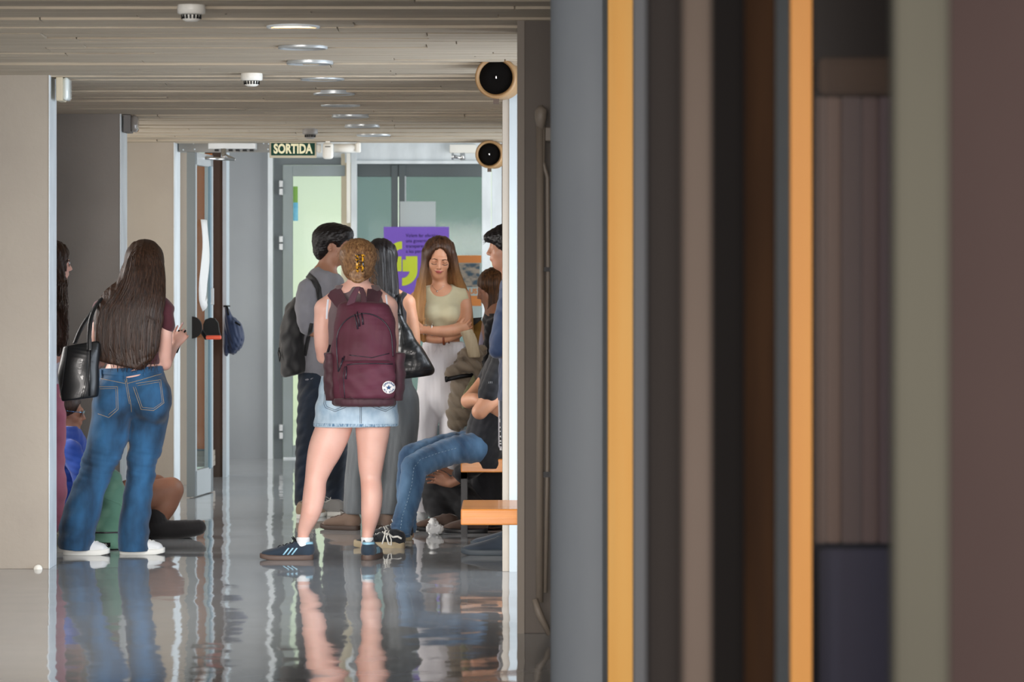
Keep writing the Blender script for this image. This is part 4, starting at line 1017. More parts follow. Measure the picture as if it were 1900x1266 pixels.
# round patch
pc = (720.5, 719); circ = lambda r, n=28, cx=pc[0], cy=pc[1]: [(cx + r*math.cos(2*math.pi*i/n), cy + r*math.sin(2*math.pi*i/n)) for i in range(n)]
pt = patch(B, circ(11.8), .004, 2.0).build('round_patch', mat('patch_white', '#dcd8d4', .7), bp_)
M_star = mat('patch_blue', '#23456f', .6)
stp = [(pc[0] + (5.6 if i % 2 == 0 else 2.3)*math.sin(math.pi*i/5), pc[1] - (5.6 if i % 2 == 0 else 2.3)*math.cos(math.pi*i/5)) for i in range(10)]
patch(B, stp, .0062, 1.2).build('star', M_star, pt)
q0 = drape(B, *pc, .006); 
def ring_text(s, r, a0, a1, flip, size, parent, m):
    for i, ch in enumerate(s):
        if ch == ' ': continue
        a = math.radians(a0 + (a1 - a0)*i/(len(s)-1)); x = pc[0] + r*math.cos(a); y = pc[1] - r*math.sin(a); q = drape(B, x, y, .0065)
        o_ = text_obj('letter', ch, q, size, m, parent, ext=.0004, off=.0006, rot=(H, -(a - H) if not flip else -(a + H), 0))
ring_text('CONVERSE', 8.8, 155, 25, False, .0125, pt, M_star)
ring_text('ALL', 8.6, 192, 168, False, .009, pt, M_star) if 0 else None
ring_text('ALL STAR', 8.8, 205, 335, True, .0115, pt, M_star)
# ================================================================== long-haired person in blue jeans with the black tote (left, back view)
D = 18.8
P = empty('person', (XP(240, D), D, 0), 'person seen from behind with very long dark hair, maroon top and flared blue jeans', 'person')
S = SDF((XP(120, D), D - .35, 0), (XP(360, D), D + .55, ZP(440, D)), .0055)
S.tube(rows([(246, 735, 58, .125, D), (246, 700, 54, .12, D), (246, 670, 44, .10, D), (245, 630, 46, .105, D), (246, 590, 50, .10, D), (248, 565, 42, .075, D)]), .04)
S.tube(rows([(192, 572, 17, .05, D), (230, 553, 16, .05, D), (266, 550, 16, .05, D), (303, 573, 17, .05, D)]), .035)
S.tube(rows([(254, 560, 18, .056, D), (260, 535, 17, .052, D + .02), (266, 512, 18, .055, D + .05)]), .03)
S.tube(rows([(305, 577, 14, .045, D), (306, 615, 14, .045, D), (305, 650, 14, .042, D + .02), (305, 674, 13, .038, D + .05)]), .02)          # right arm down ...
S.tube(rows([(305, 674, 13, .038, D + .05), (312, 664, 10.5, .032, D + .15), (321, 648, 8, .026, D + .27), (325, 640, 7.5, .023, D + .30)]), .012)  # ... forearm forward and up
S.tube(rows([(190, 577, 15, .045, D), (182, 615, 14, .042, D - .02), (181, 650, 13, .038, D), (184, 670, 12, .035, D + .05)]), .02)
S.tube(rows([(184, 670, 12, .035, D + .05), (200, 662, 9, .03, D + .2), (222, 650, 8, .025, D + .3)]), .01)
hand(S, at(222, 650, D + .3), (.8, .5, .3), (0, 0, 1), (0, 1, 0), 30)
tips = hand(S, at(324, 641, D + .3), (.42, .25, .62), (-.35, .1, .6), (.55, .3, -.1), 26, r=.0082, sc_=.86, thumb=(28, 10), curls=[12, 26, 34, 40])
for a, b in (((212, 240)), ((268, 282))):
    pass
S.tube(rows([(214, 740, 22, .07, D - .02), (185, 860, 15, .045, D - .03), (152, 960, 12, .04, D - .03), (142, 1010, 10, .034, D - .03)]), .02)
S.tube(rows([(274, 740, 22, .07, D + .02), (265, 860, 14, .045, D + .02), (253, 960, 12, .04, D + .02), (248, 1010, 10, .034, D + .02)]), .02)
R = rot(-24, -14); hc = at(268, 487, D + .06); head(S, hc, R, .98)
body = S.build('body', M_skin_light, P)
nl = MB()
for p, dv, n_ in tips[:5]: nl.lathe(p + dv*.004, dv, [(-.004, .004), (.002, .0062), (.010, .0052), (.015, .002), (.016, 0)], 10)
nl.build('nails', mat('nail_pink', '#d9b8b8', .25, coat=.5), body)
tag(MB().box(-.005, -.035, -.07, .005, .035, .07, .004, R=rot(-30, 0, 25), o=at(330, 634, D + .36)).build('smartphone', M_black), 'dark phone in the raised hand of the long-haired person', 'phone')
# maroon top
M_top = cloth('maroon_tee', '#43141f', '#52202b')
S = SDF(*bounds(150, 520, 335, 690, D, .3, .3), .0055)
S.tube(rows([(246, 680, 49, .112, D), (245, 630, 50, .113, D), (246, 590, 54, .108, D), (248, 565, 46, .082, D)]), 0)
S.tube(rows([(190, 574, 19, .058, D), (230, 552, 18, .058, D), (266, 549, 18, .058, D), (304, 574, 18.5, .056, D)]), .03)
S.tube(rows([(304, 576, 18, .055, D), (308, 602, 16.5, .052, D)]), .01, sub=1); S.tube(rows([(190, 576, 18, .055, D), (184, 604, 17, .052, D)]), .01, sub=1)
S.cut((.25, 0, -1), at(306, 601, D)) if 0 else None
S.disp(waves(51, (.1, .15, .06), .0025)); S.cut((0, 0, -1), at(0, 676, D)); S.build('top', M_top, P)
# jeans
def leg_rows(L, d): return rows([(x0 + (x1-x0)/2, y_, (x1-x0)/2, hd, d) for y_, x0, x1, hd in L])
S = SDF((XP(85, D), D - .32, .015), (XP(335, D), D + .32, ZP(675, D)), .005)
S.tube(leg_rows([(735, 180, 316, .13), (716, 181, 311, .128), (700, 184, 306, .122), (685, 187, 301, .115), (675, 188, 300, .112)], D), 0)
S.tube(leg_rows([(738, 174, 249, .125), (770, 170, 243, .118), (800, 165, 240, .105), (828, 159, 229, .092), (856, 153, 217, .08), (885, 146, 206, .077), (913, 134, 195, .082), (940, 122, 189, .09), (970, 112, 181, .10), (998, 106, 175, .108), (1024, 112, 168, .115)], D - .03), .012)
S.tube(leg_rows([(738, 246, 315, .125), (770, 244, 313, .118), (800, 241, 308, .105), (828, 240, 300, .092), (856, 238, 291, .08), (885, 236, 288, .077), (913, 231, 285, .082), (940, 226, 281, .09), (970, 221, 279, .10), (998, 217, 277, .108), (1024, 220, 277, .115)], D + .02), .012)
S.ell(at(212, 742, D - .07), (.105, .10, .13), None, .03); S.ell(at(282, 742, D - .07), (.105, .10, .13), None, .03)
kx = waves(61, (.16, .4, .07), .0045); kk = waves(62, (.30, .4, .045), .006, sharp=True)
def kneef(x, y, z): return kx(x, y, z) + kk(x, y, z)*(np.exp(-((z - .47)/.10)**2) + .5*np.exp(-((z - .10)/.08)**2) + .35*np.exp(-((z - .82)/.05)**2))
S.disp(kneef); S.cut((-.05, 0, 1), at(240, 681.5, D))
S.cut((-.07, 0, -1), at(200, 1023, D)); 
jn = S.build('jeans', M_denim_blue, P)
B = bvh(jn); st = MB()
for pl in ([(183, 718), (218, 718), (219, 760), (202, 775), (182, 768)], [(252, 712), (298, 705), (304, 748), (285, 762), (262, 760), (247, 718)], [(187, 703), (232, 712), (236, 704)], [(236, 712), (262, 705), (300, 694)]): stitch(B, pl, .0013, 3, st, .0008)
for pl in ([(186, 722), (215, 721), (216, 758), (201, 770)], [(255, 716), (296, 709), (301, 747), (285, 758), (264, 756), (251, 718)]): stitch(B, pl, .001, 3, st, .0008)
stitch(B, [(234, 700), (238, 725), (243, 752), (244, 765)], .0013, 3, st, .0008); stitch(B, [(231, 700), (235, 725), (240, 750)], .001, 3, st, .0008)
st.build('stitching', M_stitch_gold, jn)
wb = MB(); ribbon(B, [(185, 690), (200, 692), (235, 695), (262, 690), (302, 684)], 9, .003, mb=wb, step=5, th=.004); wbo = wb.build('waistband', M_denim_blue, jn)
b = MB()
for (x, y_) in ((189, 694), (232, 697), (268, 691)): ribbon(B, [(x, y_ - 8), (x + .5, y_ + 8)], 3.5, .008, mb=b, step=3, th=.003)
b.build('belt_loops', M_denim_blue, jn)
M_line = mat('shoe_line_navy', '#27304a', .6)
def canvas_shoe(hx, yaw, D_, L=.27, m=M_canvas_white, lines=M_line, lift=0):
    up = shoe(P, (hx, D_, 0), yaw, L, .045, m, M_rubber_white, laces=M_rubber_white, sole_h=.028)
    return up
canvas_shoe(XP(117, 18.76), -88, 18.765, .25); canvas_shoe(XP(221, 18.8), -88, 18.815, .245)
# hair: a heavy straight curtain
S = SDF(*bounds(155, 440, 330, 700, D, .32, .3), .0045)
S.ell(hc + Vector((.0, -.005, .026)), (.103, .118, .100), None, 0)
S.tube(rows([(268, 490, 37, .11, D - .0), (265, 510, 42, .10, D - .03), (262, 530, 46, .085, D - .06), (256, 552, 53, .07, D - .09), (244, 575, 62, .06, D - .11), (238, 605, 62, .055, D - .12), (237, 640, 60, .05, D - .12), (241, 665, 54, .045, D - .12), (250, 680, 46, .04, D - .12)]), .03)
S.tube(rows([(225, 532, 10, .05, D - .03), (205, 553, 15, .055, D - .04), (190, 578, 17, .06, D - .06), (184, 600, 9, .04, D - .08)]), .03)
S.ell(hc + R @ Vector((0, .13, -.03)), (.075, .06, .11), R, .02, 's')
sw = waves(71, (.03, .3, .7), .0016); sx = waves(72, (.012, .5, 1.2), .0007)
S.disp(lambda x, y, z: sw(x, y, z) + sx(x, y, z)); S.cut((-.22, .0, -1), at(245, 682, D), .01)
hr = S.build('hair', M_hair_dark, P)
Bh = bvh(hr); rn = random.Random(8); st = MB()
def cxw(y_):
    ys = [455, 475, 500, 527, 550, 575, 605, 640, 680]; cs = [268, 267, 268, 264, 257, 245, 238, 237, 245]; ws = [12, 30, 37, 42, 50, 58, 60, 58, 46]
    return np.interp(y_, ys, cs), np.interp(y_, ys, ws)
for i in range(170):
    t = rn.uniform(-1, 1); y0 = rn.uniform(456, 560); y1 = rn.uniform(650, 688) if rn.random() < .75 else rn.uniform(600, 660); pts = []
    for y_ in np.arange(y0, y1, 12):
        c_, w_ = cxw(y_); pts.append((c_ + t*w_ + rn.uniform(-.5, .5), y_))
    if len(pts) > 3: stitch(Bh, pts, .0011, 12, st, .0012)
for i in range(60):   # ragged ends
    x = rn.uniform(205, 292); y0 = 672 + rn.uniform(-6, 6); p = at(x, y0, D - .155); st.tube([p, p + Vector((rn.uniform(-.004, .004), .0, -.02)), p + Vector((rn.uniform(-.008, .008), .004, -.045))], [.002, .0018, .0005], 4)
st.build('strands', M_hair_dark, hr)
# black leather tote with two long handles
M_lea = leather('black_leather'); DT = 18.62
tt = empty('tote_bag', at(145, 745, DT), 'black leather tote bag hanging at the left side of the long-haired person', 'bag')
S = SDF(*bounds(95, 620, 200, 760, DT, .15, .15), .0045)
S.tube([tuple(at(141, 742, DT)) + (.112, .055, (1, 0, -.10)), tuple(at(145, 700, DT)) + (.113, .06, (1, 0, -.12)), tuple(at(151, 660, DT)) + (.106, .05, (1, 0, -.15)), tuple(at(155, 635, DT)) + (.096, .03, (1, 0, -.17))], 0)
S.disp(waves(81, (.15, .3, .12), .004)); S.cut((-.17, 0, 1), at(154, 637, DT), .004); S.cut((.13, 0, -1), at(140, 742, DT), .01); S.cut((-1, 0, -.20), at(105, 690, DT), .01); S.cut((1, 0, .0), at(187, 690, DT), .02)
tb = S.build('bag_body', M_lea, tt); B = bvh(tb); st = MB()
for pl in ([(126, 640), (112, 738)], [(162, 650), (160, 700), (150, 738)], [(165, 650), (163, 700), (154, 739)]): stitch(B, pl, .0016, 4, st, .0005)
st.build('seams', M_blackmetal, tt)
for pts in ([(139, 637, DT - .03), (148, 615, DT), (166, 585, DT + .03), (190, 552, DT + .1), (200, 546, DT + .22)], [(166, 650, DT - .06), (166, 615, DT - .04), (172, 580, DT), (190, 552, DT + .08), (200, 546, DT + .2)]):
    S = SDF(*bounds(125, 530, 220, 670, DT, .2, .4), .004); S.tube([tuple(at(*p)) + (.014, .006) for p in pts], 0, side=(.8, 0, .5)); S.build('handle', M_lea, tt)
z = MB(); z.tube([at(166, 735, DT - .08), at(166, 700, DT - .085), at(167, 650, DT - .07)], .006, 6); z.build('trim_band', M_lea, tt)

# ================================================================== person half hidden by the left pier (wavy hair, glasses, pink trousers)
D = 19.4
P = empty('person', (XP(92, D), D, 0), 'person half behind the front left pier with long wavy dark hair, glasses and pink trousers', 'person')
S = SDF((XP(40, D), D - .35, 0), (XP(160, D), D + .35, ZP(440, D)), .007)
S.tube(rows([(88, 730, 32, .13), (88, 690, 28, .11), (88, 640, 30, .12), (90, 590, 30, .13), (92, 565, 24, .11)], D), .04)
S.tube(rows([(92, 565, 17, .055), (96, 540, 16, .05), (98, 515, 18, .05)], D), .03)
S.tube(rows([(88, 580, 16, .045, D - .14), (88, 630, 14, .04, D - .16), (90, 672, 12, .035, D - .15)]), .02); S.tube(rows([(90, 672, 12, .035, D - .15), (97, 668, 8, .028, D - .14), (101, 664, 7.5, .024, D - .12)]), .01)
S.tube(rows([(90, 580, 16, .045, D + .15), (90, 630, 14, .04, D + .17), (92, 672, 12, .035, D + .16), (100, 668, 8, .028, D + .1)]), .02)
hand(S, at(97, 670, D - .13), (.5, .3, .4), (.3, 0, 1), (.3, 1, 0), 40, sc_=.9); hand(S, at(100, 668, D + .1), (.5, -.3, .4), (.3, 0, 1), (.3, -1, 0), 40, sc_=.9)
S.tube(rows([(88, 740, 26, .085, D), (88, 870, 18, .06, D), (88, 985, 12, .04, D)]), .02)
R = rot(-78); hc = at(96, 491, D); head(S, hc, R, 1.0); body = S.build('body', M_skin_light, P)
S = SDF(*bounds(55, 540, 140, 740, D, .35, .35), .006)
S.tube(rows([(88, 700, 32, .13), (88, 640, 33, .14), (90, 590, 33, .15), (92, 568, 27, .12)], D), 0); S.disp(waves(91, (.1, .1, .07), .004)); S.cut((0, 0, -1), at(0, 712, D)); S.build('shirt', cloth('white_shirt', '#c9cddc', '#d9dcea'), P)
S = SDF((XP(40, D), D - .3, .02), (XP(160, D), D + .3, ZP(700, D)), .006)
S.tube(rows([(86, 705, 31, .13), (86, 740, 33, .14), (88, 800, 34, .12), (89, 860, 31.5, .11), (90, 910, 33, .12), (90, 960, 29, .12), (86, 990, 26, .11)], D), 0)
S.disp(waves(92, (.12, .2, .10), .005)); S.cut((0, 0, 1), at(0, 708, D)); S.cut((0, 0, -1), at(0, 992, D)); S.build('trousers', cloth('pink_cotton', '#b8647e', '#cc7a92'), P)
S = SDF(*bounds(60, 440, 150, 670, D, .25, .25), .005)
S.ell(hc + Vector((-.012, 0, .03)), (.118, .1, .1), None, 0)
S.tube(rows([(99, 480, 25, .10, D), (98, 520, 26, .09, D - .04), (100, 560, 25, .09, D - .12), (105, 600, 22, .07, D - .16), (107, 630, 18, .06, D - .17), (106, 648, 10, .04, D - .17)]), .03)
S.ell(hc + R @ Vector((0, .125, -.03)), (.09, .062, .11), R, .015, 's')
wv = waves(93, (.02, .04, .05), .0028); S.disp(lambda x, y, z: wv(x, y, z) + .002*np.sin(x*420 + 9*np.sin(z*42))); hr = S.build('hair', M_hair_dark, P)
st = MB(); rn = random.Random(2)
for i in range(90):
    x0 = rn.uniform(92, 124); ph = rn.random()*6; st.tube([at(x0 + 3.0*math.sin(ph + j*.75) + j*.1, 520 + j*8 + rn.uniform(-1, 1), D - .14 - .07*min(1, j/6) + .01*math.cos(ph + j)) for j in range(rn.randint(10, 18))], .0013, 4)
st.build('curls', M_hair_dark, hr)
g = MB(); c = hc + R @ Vector((.0, .098, .006))
for s_ in (-1, 1): g.tube([c + R @ Vector((s_*.032 + .024*math.cos(a), -.004, .019*math.sin(a))) for a in np.linspace(0, 2*math.pi, 16)[:-1]], .0022, 6, closed=True); g.tube([c + R @ Vector((s_*.056, 0, .006)), c + R @ Vector((s_*.078, -.09, .008))], .002, 6)
g.tube([c + R @ Vector((-.01, 0, 0)), c + R @ Vector((.01, 0, 0))], .002, 6)
tag(g.build('glasses', M_chrome), 'thin glasses on the wavy-haired person behind the left pier', 'glasses')
shoe(P, (XP(90, 18.95), 18.95, 0), -82, .27, .047, cloth('cream_canvas', '#c9bda8'), M_rubber_white, laces=M_rubber_white, sole_h=.028)
shoe(P, (XP(80, 19.3), 19.35, 0), -80, .27, .047, bpy.data.materials['cream_canvas'], M_rubber_white, laces=M_rubber_white, sole_h=.028)
M_shirtpaper = M_paper

# ================================================================== person sitting on the floor at the left in blue
D = 20.0
P = empty('person', (XP(150, D), D, 0), 'person sitting on the floor in a blue T-shirt and mirrored sunglasses behind the jeans wearer', 'person')
S = SDF((XP(85, D), D - .4, 0), (XP(400, D), D + .4, ZP(715, D)), .006)
S.tube(rows([(150, 958, 40, .15), (142, 930, 34, .13), (128, 870, 32, .13), (126, 830, 30, .13)], D), .04)
S.tube(rows([(124, 830, 24, .09), (120, 800, 15, .05), (122, 780, 16, .05)], D), .03)
S.tube(rows([(130, 838, 17, .05, D - .15), (150, 885, 14, .042, D - .2), (172, 925, 12, .04, D - .2)]), .02); S.tube(rows([(172, 925, 12, .036, D - .2), (205, 915, 10, .03, D - .18), (232, 905, 8, .025, D - .15)]), .01)
hand(S, at(232, 905, D - .15), (1, .1, .1), (0, .5, .8), (0, .3, -1), 25)
S.tube(rows([(130, 838, 17, .05, D + .15), (150, 885, 14, .042, D + .2), (172, 925, 12, .036, D + .2), (215, 915, 9, .028, D + .15)]), .02)
hand(S, at(215, 915, D + .15), (1, -.1, .1), (0, -.5, .8), (0, .3, -1), 25)
# near leg: thigh up to the knee, shin folded down to the boot; far leg likewise
S.tube(rows([(160, 962, 28, .085, D - .10), (230, 935, 27, .082, D - .08), (290, 915, 25, .075, D - .02), (318, 908, 22, .065, D)]), .02)
S.tube(rows([(318, 910, 22, .065, D), (308, 935, 22, .068, D), (296, 960, 17, .05, D), (288, 980, 14, .045, D)]), .02)
S.tube(rows([(160, 962, 28, .085, D + .12), (215, 925, 26, .08, D + .14), (268, 905, 22, .07, D + .15), (290, 902, 20, .06, D + .15)]), .02)
S.tube(rows([(290, 902, 20, .06, D + .15), (275, 940, 18, .055, D + .16), (262, 980, 14, .045, D + .16)]), .02)
R = rot(-88, -6); hc = at(124, 766, D); head(S, hc, R, .97); S.build('body', M_skin_brown, P)
S = SDF(*bounds(80, 790, 220, 970, D, .35, .35), .006)
S.tube(rows([(146, 950, 40, .15), (142, 925, 38, .15), (130, 870, 36, .155), (128, 835, 33, .16), (122, 812, 19, .09)], D), 0)
for dd in (-.16, .16): S.tube(rows([(132, 836, 20, .06, D + dd), (148, 872, 18, .06, D + dd*1.2), (156, 895, 19, .062, D + dd*1.25)]), .02)
S.disp(waves(101, (.14, .15, .09), .006, sharp=True)); S.build('t_shirt', cloth('royal_blue_cotton', '#123a8f', '#1c4aa8'), P)
S = SDF(*bounds(110, 880, 270, 1005, D, .3, .35), .006); S.tube(rows([(155, 960, 34, .13), (195, 955, 28, .15), (225, 945, 26, .16)], D), 0); S.disp(waves(102, (.12, .12, .08), .005)); S.build('shorts', cloth('dark_shorts', '#23262b'), P)
S = SDF(*bounds(90, 725, 160, 800, D, .2, .2), .0045); S.ell(hc + R @ Vector((0, -.022, .042)), (.088, .102, .088), R, 0); S.ell(hc + R @ Vector((0, .11, -.005)), (.1, .06, .085), R, .01, 's'); S.ell(hc + R @ Vector((0, .03, -.09)), (.1, .07, .06), R, .02, 's'); S.disp(waves(103, (.03, .03, .02), .002, sharp=True)); S.build('hair', M_hair_dark, P)
S = SDF(*bounds(260, 940, 400, 1010, D, .2, .35), .005)
for (x, dd) in ((0, -.03), (-22, .16)):
    S.tube(rows([(290 + x, 962, 19, .055, D + dd), (288 + x, 978, 19, .055, D + dd)]), 0, sub=1); S.tube(rows([(284 + x, 981, 20, .055, D + dd), (325 + x, 983, 19.5, .052, D + dd), (355 + x, 981, 19, .048, D + dd), (368 + x, 979, 15, .044, D + dd)], side=(0, 1, 0)), .01, side=(0, 1, 0))
S.disp(waves(104, (.02, .1, .1), .002, sharp=True)); S.build('boots', cloth('black_knit', '#0f0e10', '#1a181a'), P)
g = MB(); c = hc + R @ Vector((0, .096, .006))
for s_ in (-1, 1):
    g.add([c + R @ Vector((s_*.033 + .026*math.cos(a), -.006*abs(math.cos(a)) + .004, .02*math.sin(a))) for a in np.linspace(0, 2*math.pi, 17)[:-1]], [tuple(range(16))]); g.tube([c + R @ Vector((s_*.058, 0, .006)), c + R @ Vector((s_*.08, -.09, .008))], .0025, 6)
o_ = g.build('sunglasses', mat('mirror_lens', '#6a9ec8', .08, metal=.9)); tag(o_, 'mirrored sunglasses on the person sitting on the floor in blue', 'sunglasses')
# green bag on the floor between the legs of the jeans
M_grn = cloth('sage_canvas', '#4f7a68', '#5f8a76', .8)
gb = empty('duffel_bag', (XP(205, 19.2), 19.2, 0), 'sage green fabric bag standing on the floor behind the blue jeans', 'bag')
S = SDF((XP(140, 19.2), 19.0, 0), (XP(270, 19.2), 19.6, ZP(865, 19.2)), .006)
S.tube(rows([(203, 1002, 44, .13), (203, 970, 42, .12), (204, 930, 36, .10), (203, 900, 26, .07), (200, 884, 18, .04)], 19.22), 0); S.disp(waves(111, (.12, .2, .1), .007)); S.cut((0, 0, -1), (0, 0, .004))
gbb = S.build('bag_body', M_grn, gb); B = bvh(gbb)
z = MB(); ribbon(B, [(168, 988), (200, 989), (235, 988)], 3, .002, mb=z); z.build('zip', M_zip, gb)
z = MB(); ribbon(B, [(176, 1011), (205, 1011)], 7.5, .003, mb=z); lab = z.build('label_tab', M_black, gb)
text_obj('lettering', 'EASTPAK', at(190, 1011, (drape(B, 190, 1011, .0) or at(190, 1011, 19.1)).y - .008), .018, M_rubber_white, gb, ext=.0004)
z = MB(); ribbon(B, [(196, 925), (222, 935), (236, 950)], 3, .002, mb=z); z.build('seam', M_grn, gb)
# ================================================================== boy in grey T-shirt with black backpack
D = 21.9
P = empty('person', (XP(600, D), D, 0), 'boy with thick dark hair in a grey T-shirt and navy jeans, turned to the right', 'person')
S = SDF((XP(530, D), D - .4, 0), (XP(675, D), D + .4, ZP(400, D)), .0065)
sv = (.45, 1, 0)
S.tube(rows([(594, 735, 40, .13), (594, 700, 38, .12), (597, 650, 36, .13), (600, 590, 38, .15), (600, 545, 36, .15), (600, 525, 28, .12)], D), .04)
S.tube(rows([(602, 530, 19, .06), (607, 500, 17, .055), (611, 475, 18, .055)], D), .03)
S.tube(rows([(572, 542, 18, .055, D - .15), (572, 580, 15, .047, D - .2), (580, 612, 12, .04, D - .2)]), .02); S.tube(rows([(580, 612, 12, .04, D - .2), (602, 622, 10, .034, D - .16), (628, 618, 8, .027, D - .1)]), .01)
S.tube(rows([(622, 540, 18, .055, D + .17), (630, 585, 14, .045, D + .22), (632, 620, 12, .038, D + .2), (650, 610, 8, .027, D + .1)]), .02)
hand(S, at(628, 618, D - .1), (1, .2, .1), (0, .3, 1), (0, 1, 0), 20); hand(S, at(650, 610, D + .1), (1, -.1, .2), (0, -.3, 1), (0, -1, 0), 20)
S.tube(rows([(578, 750, 24, .09, D - .08), (573, 850, 17, .065, D - .08), (567, 935, 11, .045, D - .08)]), .02); S.tube(rows([(615, 750, 24, .09, D + .08), (620, 850, 17, .065, D + .08), (620, 932, 11, .045, D + .08)]), .02)
R = rot(-96, 2); hc = at(618, 458, D); head(S, hc, R, 1.03); body = S.build('body', M_skin_olive, P)
M_gt = cloth('grey_tee', '#77777f', '#83838a')
S = SDF(*bounds(535, 485, 665, 715, D, .4, .4), .006)
S.tube(rows([(595, 712, 41, .14), (596, 660, 40, .14), (599, 600, 42, .16), (600, 550, 42, .165), (602, 527, 32, .13), (606, 513, 21, .075)], D), 0)
S.tube(rows([(572, 538, 20, .065, D - .15), (567, 575, 20, .062, D - .2), (574, 604, 18, .058, D - .21)]), .03); S.tube(rows([(622, 540, 20, .065, D + .17), (630, 590, 18, .06, D + .22)]), .03)
fold = waves(121, (.09, .12, .22), .007, sharp=True); S.disp(fold); S.disp(waves(122, (.2, .2, .1), .004)); S.cut((0, 0, -1), at(0, 706, D)); S.ell(at(612, 500, D - .02), (.072, .085, .045), None, .01, 's')
ts = S.build('t_shirt', M_gt, P)
S = SDF((XP(530, D), D - .35, .02), (XP(660, D), D + .35, ZP(690, D)), .006)
S.tube(rows([(594, 700, 40, .14), (594, 735, 42, .15)], D), 0, sub=1)
S.tube(rows([(582, 745, 29, .11), (577, 790, 26, .10), (573, 835, 24, .09), (570, 880, 22.5, .088), (567, 915, 20, .085), (566, 937, 18, .08)], D - .08), .02); S.tube(rows([(614, 745, 29, .11), (618, 800, 26, .10), (622, 850, 23, .09), (621, 900, 19, .085), (620, 932, 17, .08)], D + .1), .02)
S.disp(waves(123, (.12, .2, .06), .007, sharp=True)); S.cut((0, 0, -1), at(0, 937, D)); S.build('jeans', M_denim_dark, P)
S = SDF(*bounds(570, 400, 665, 490, D, .22, .22), .0045)
S.ell(hc + R @ Vector((0, -.008, .058)), (.102, .122, .092), R, 0); S.ell(hc + R @ Vector((0, -.07, -.01)), (.085, .055, .075), R, .03); S.ell(hc + R @ Vector((0, .085, .075)), (.075, .045, .045), R, .03)
S.ell(hc + R @ Vector((0, .115, -.03)), (.14, .075, .075), R, .008, 's'); S.ell(hc + R @ Vector((.09, .015, -.02)), (.035, .04, .05), R, .006, 's'); S.ell(hc + R @ Vector((-.09, .015, -.02)), (.035, .04, .05), R, .006, 's')
S.disp(waves(124, (.045, .045, .03), .006, sharp=True)); S.disp(waves(125, (.015, .015, .015), .0015, sharp=True)); hr = S.build('hair', M_hair_black, P)
M_tan = cloth('tan_suede', '#8f7a62', '#a58f75')
shoe(P, (XP(556, 21.7), 21.62, 0), -28, .29, .05, M_tan, M_rubber_white, laces=M_rubber_white); shoe(P, (XP(636, 21.75), 21.85, 0), 60, .26, .046, cloth('grey_suede', '#7d7c7a', '#959492'), M_rubber_white, laces=M_rubber_white)
bk = empty('backpack', at(545, 690, D - .1), 'plain black backpack on the boy in the grey T-shirt', 'backpack')
S = SDF(*bounds(505, 550, 580, 710, D, .3, .3), .006); S.tube(rows([(549, 692, 25, .14), (547, 660, 28, .16), (547, 630, 28, .16), (549, 600, 25, .15), (554, 575, 16, .12)], D), 0); S.disp(waves(126, (.1, .1, .1), .006)); S.cut((.25, 0, -1), at(548, 696, D), .02); S.build('main_compartment', cloth('black_nylon', '#0b0b0e', '#121216', .6), bk)
Bt = bvh(ts); z = MB(); ribbon(Bt, [(572, 511), (582, 520), (590, 535), (594, 560)], 11, .006, mb=z, th=.01); z.build('shoulder_strap', bpy.data.materials['black_nylon'], bk)
z = MB(); ribbon(Bt, [(578, 600), (572, 630), (566, 660)], 7, .006, mb=z); z.build('lower_strap', bpy.data.materials['black_nylon'], bk)
z = MB(); z.tube([at(518, 645, D - .1), at(516, 655, D - .1), at(519, 672, D - .1), at(521, 660, D - .1), at(518, 650, D - .1)], .003, 6); z.build('zip_cord', M_blackmetal, bk)

# ================================================================== dark-haired person with slouchy black tote, back view
D = 20.7
P = empty('person', (XP(710, D), D, 0), 'person with straight black hair and sleeveless dark top, mostly behind the maroon backpack', 'person')
S = SDF((XP(630, D), D - .35, 0), (XP(795, D), D + .45, ZP(430, D)), .0065)
S.tube(rows([(708, 725, 46, .13), (710, 690, 44, .12), (712, 645, 38, .10), (712, 590, 42, .11), (712, 560, 38, .08)], D), .04)
S.tube(rows([(668, 562, 14, .05), (700, 548, 14, .05), (725, 546, 14, .05), (753, 562, 16, .052)], D), .03)
S.tube(rows([(712, 555, 15, .055), (711, 530, 14, .05), (710, 505, 16, .05)], D), .03)
S.tube(rows([(755, 562, 15, .048, D), (763, 600, 14, .044, D), (768, 635, 12, .038, D), (765, 655, 11, .036, D + .03)]), .02); S.tube(rows([(765, 655, 11, .036, D + .03), (755, 650, 9, .03, D + .15), (742, 640, 8, .026, D + .25)]), .01)
S.tube(rows([(666, 562, 15, .048, D), (660, 600, 14, .044, D), (658, 640, 12, .038, D), (665, 650, 9, .03, D + .15), (680, 640, 8, .026, D + .25)]), .02)
hand(S, at(742, 640, D + .25), (-.6, .5, .3), (0, 0, 1), (0, -1, 0), 30); hand(S, at(680, 640, D + .25), (.6, .5, .3), (0, 0, 1), (0, -1, 0), 30)
S.tube(rows([(688, 740, 27, .09), (666, 850, 17, .06), (657, 950, 11, .04)], D), .02); S.tube(rows([(732, 740, 27, .09), (730, 850, 17, .06), (722, 950, 11, .04)], D), .02)
R = rot(-22, -4); hc = at(707, 484, D + .02); head(S, hc, R, .98); S.build('body', M_skin_tan, P)
S = SDF(*bounds(650, 520, 790, 730, D, .3, .3), .006); S.tube(rows([(709, 715, 47, .14), (711, 650, 42, .115), (712, 590, 46, .12), (712, 562, 42, .092)], D), 0); S.tube(rows([(692, 552, 11, .062), (712, 556, 20, .064), (738, 552, 9, .062)], D), .02); S.cut((0, 0, -1), at(0, 705, D)); S.disp(waves(131, (.1, .1, .08), .003)); S.build('top', cloth('black_top', '#16121a', '#1d1820'), P)
M_gtr = mat('grey_trouser_cloth', '#4d5256', .6, '#5d6367', (20, 20, 3), .2, (300, 300, 300), sheen=.2)
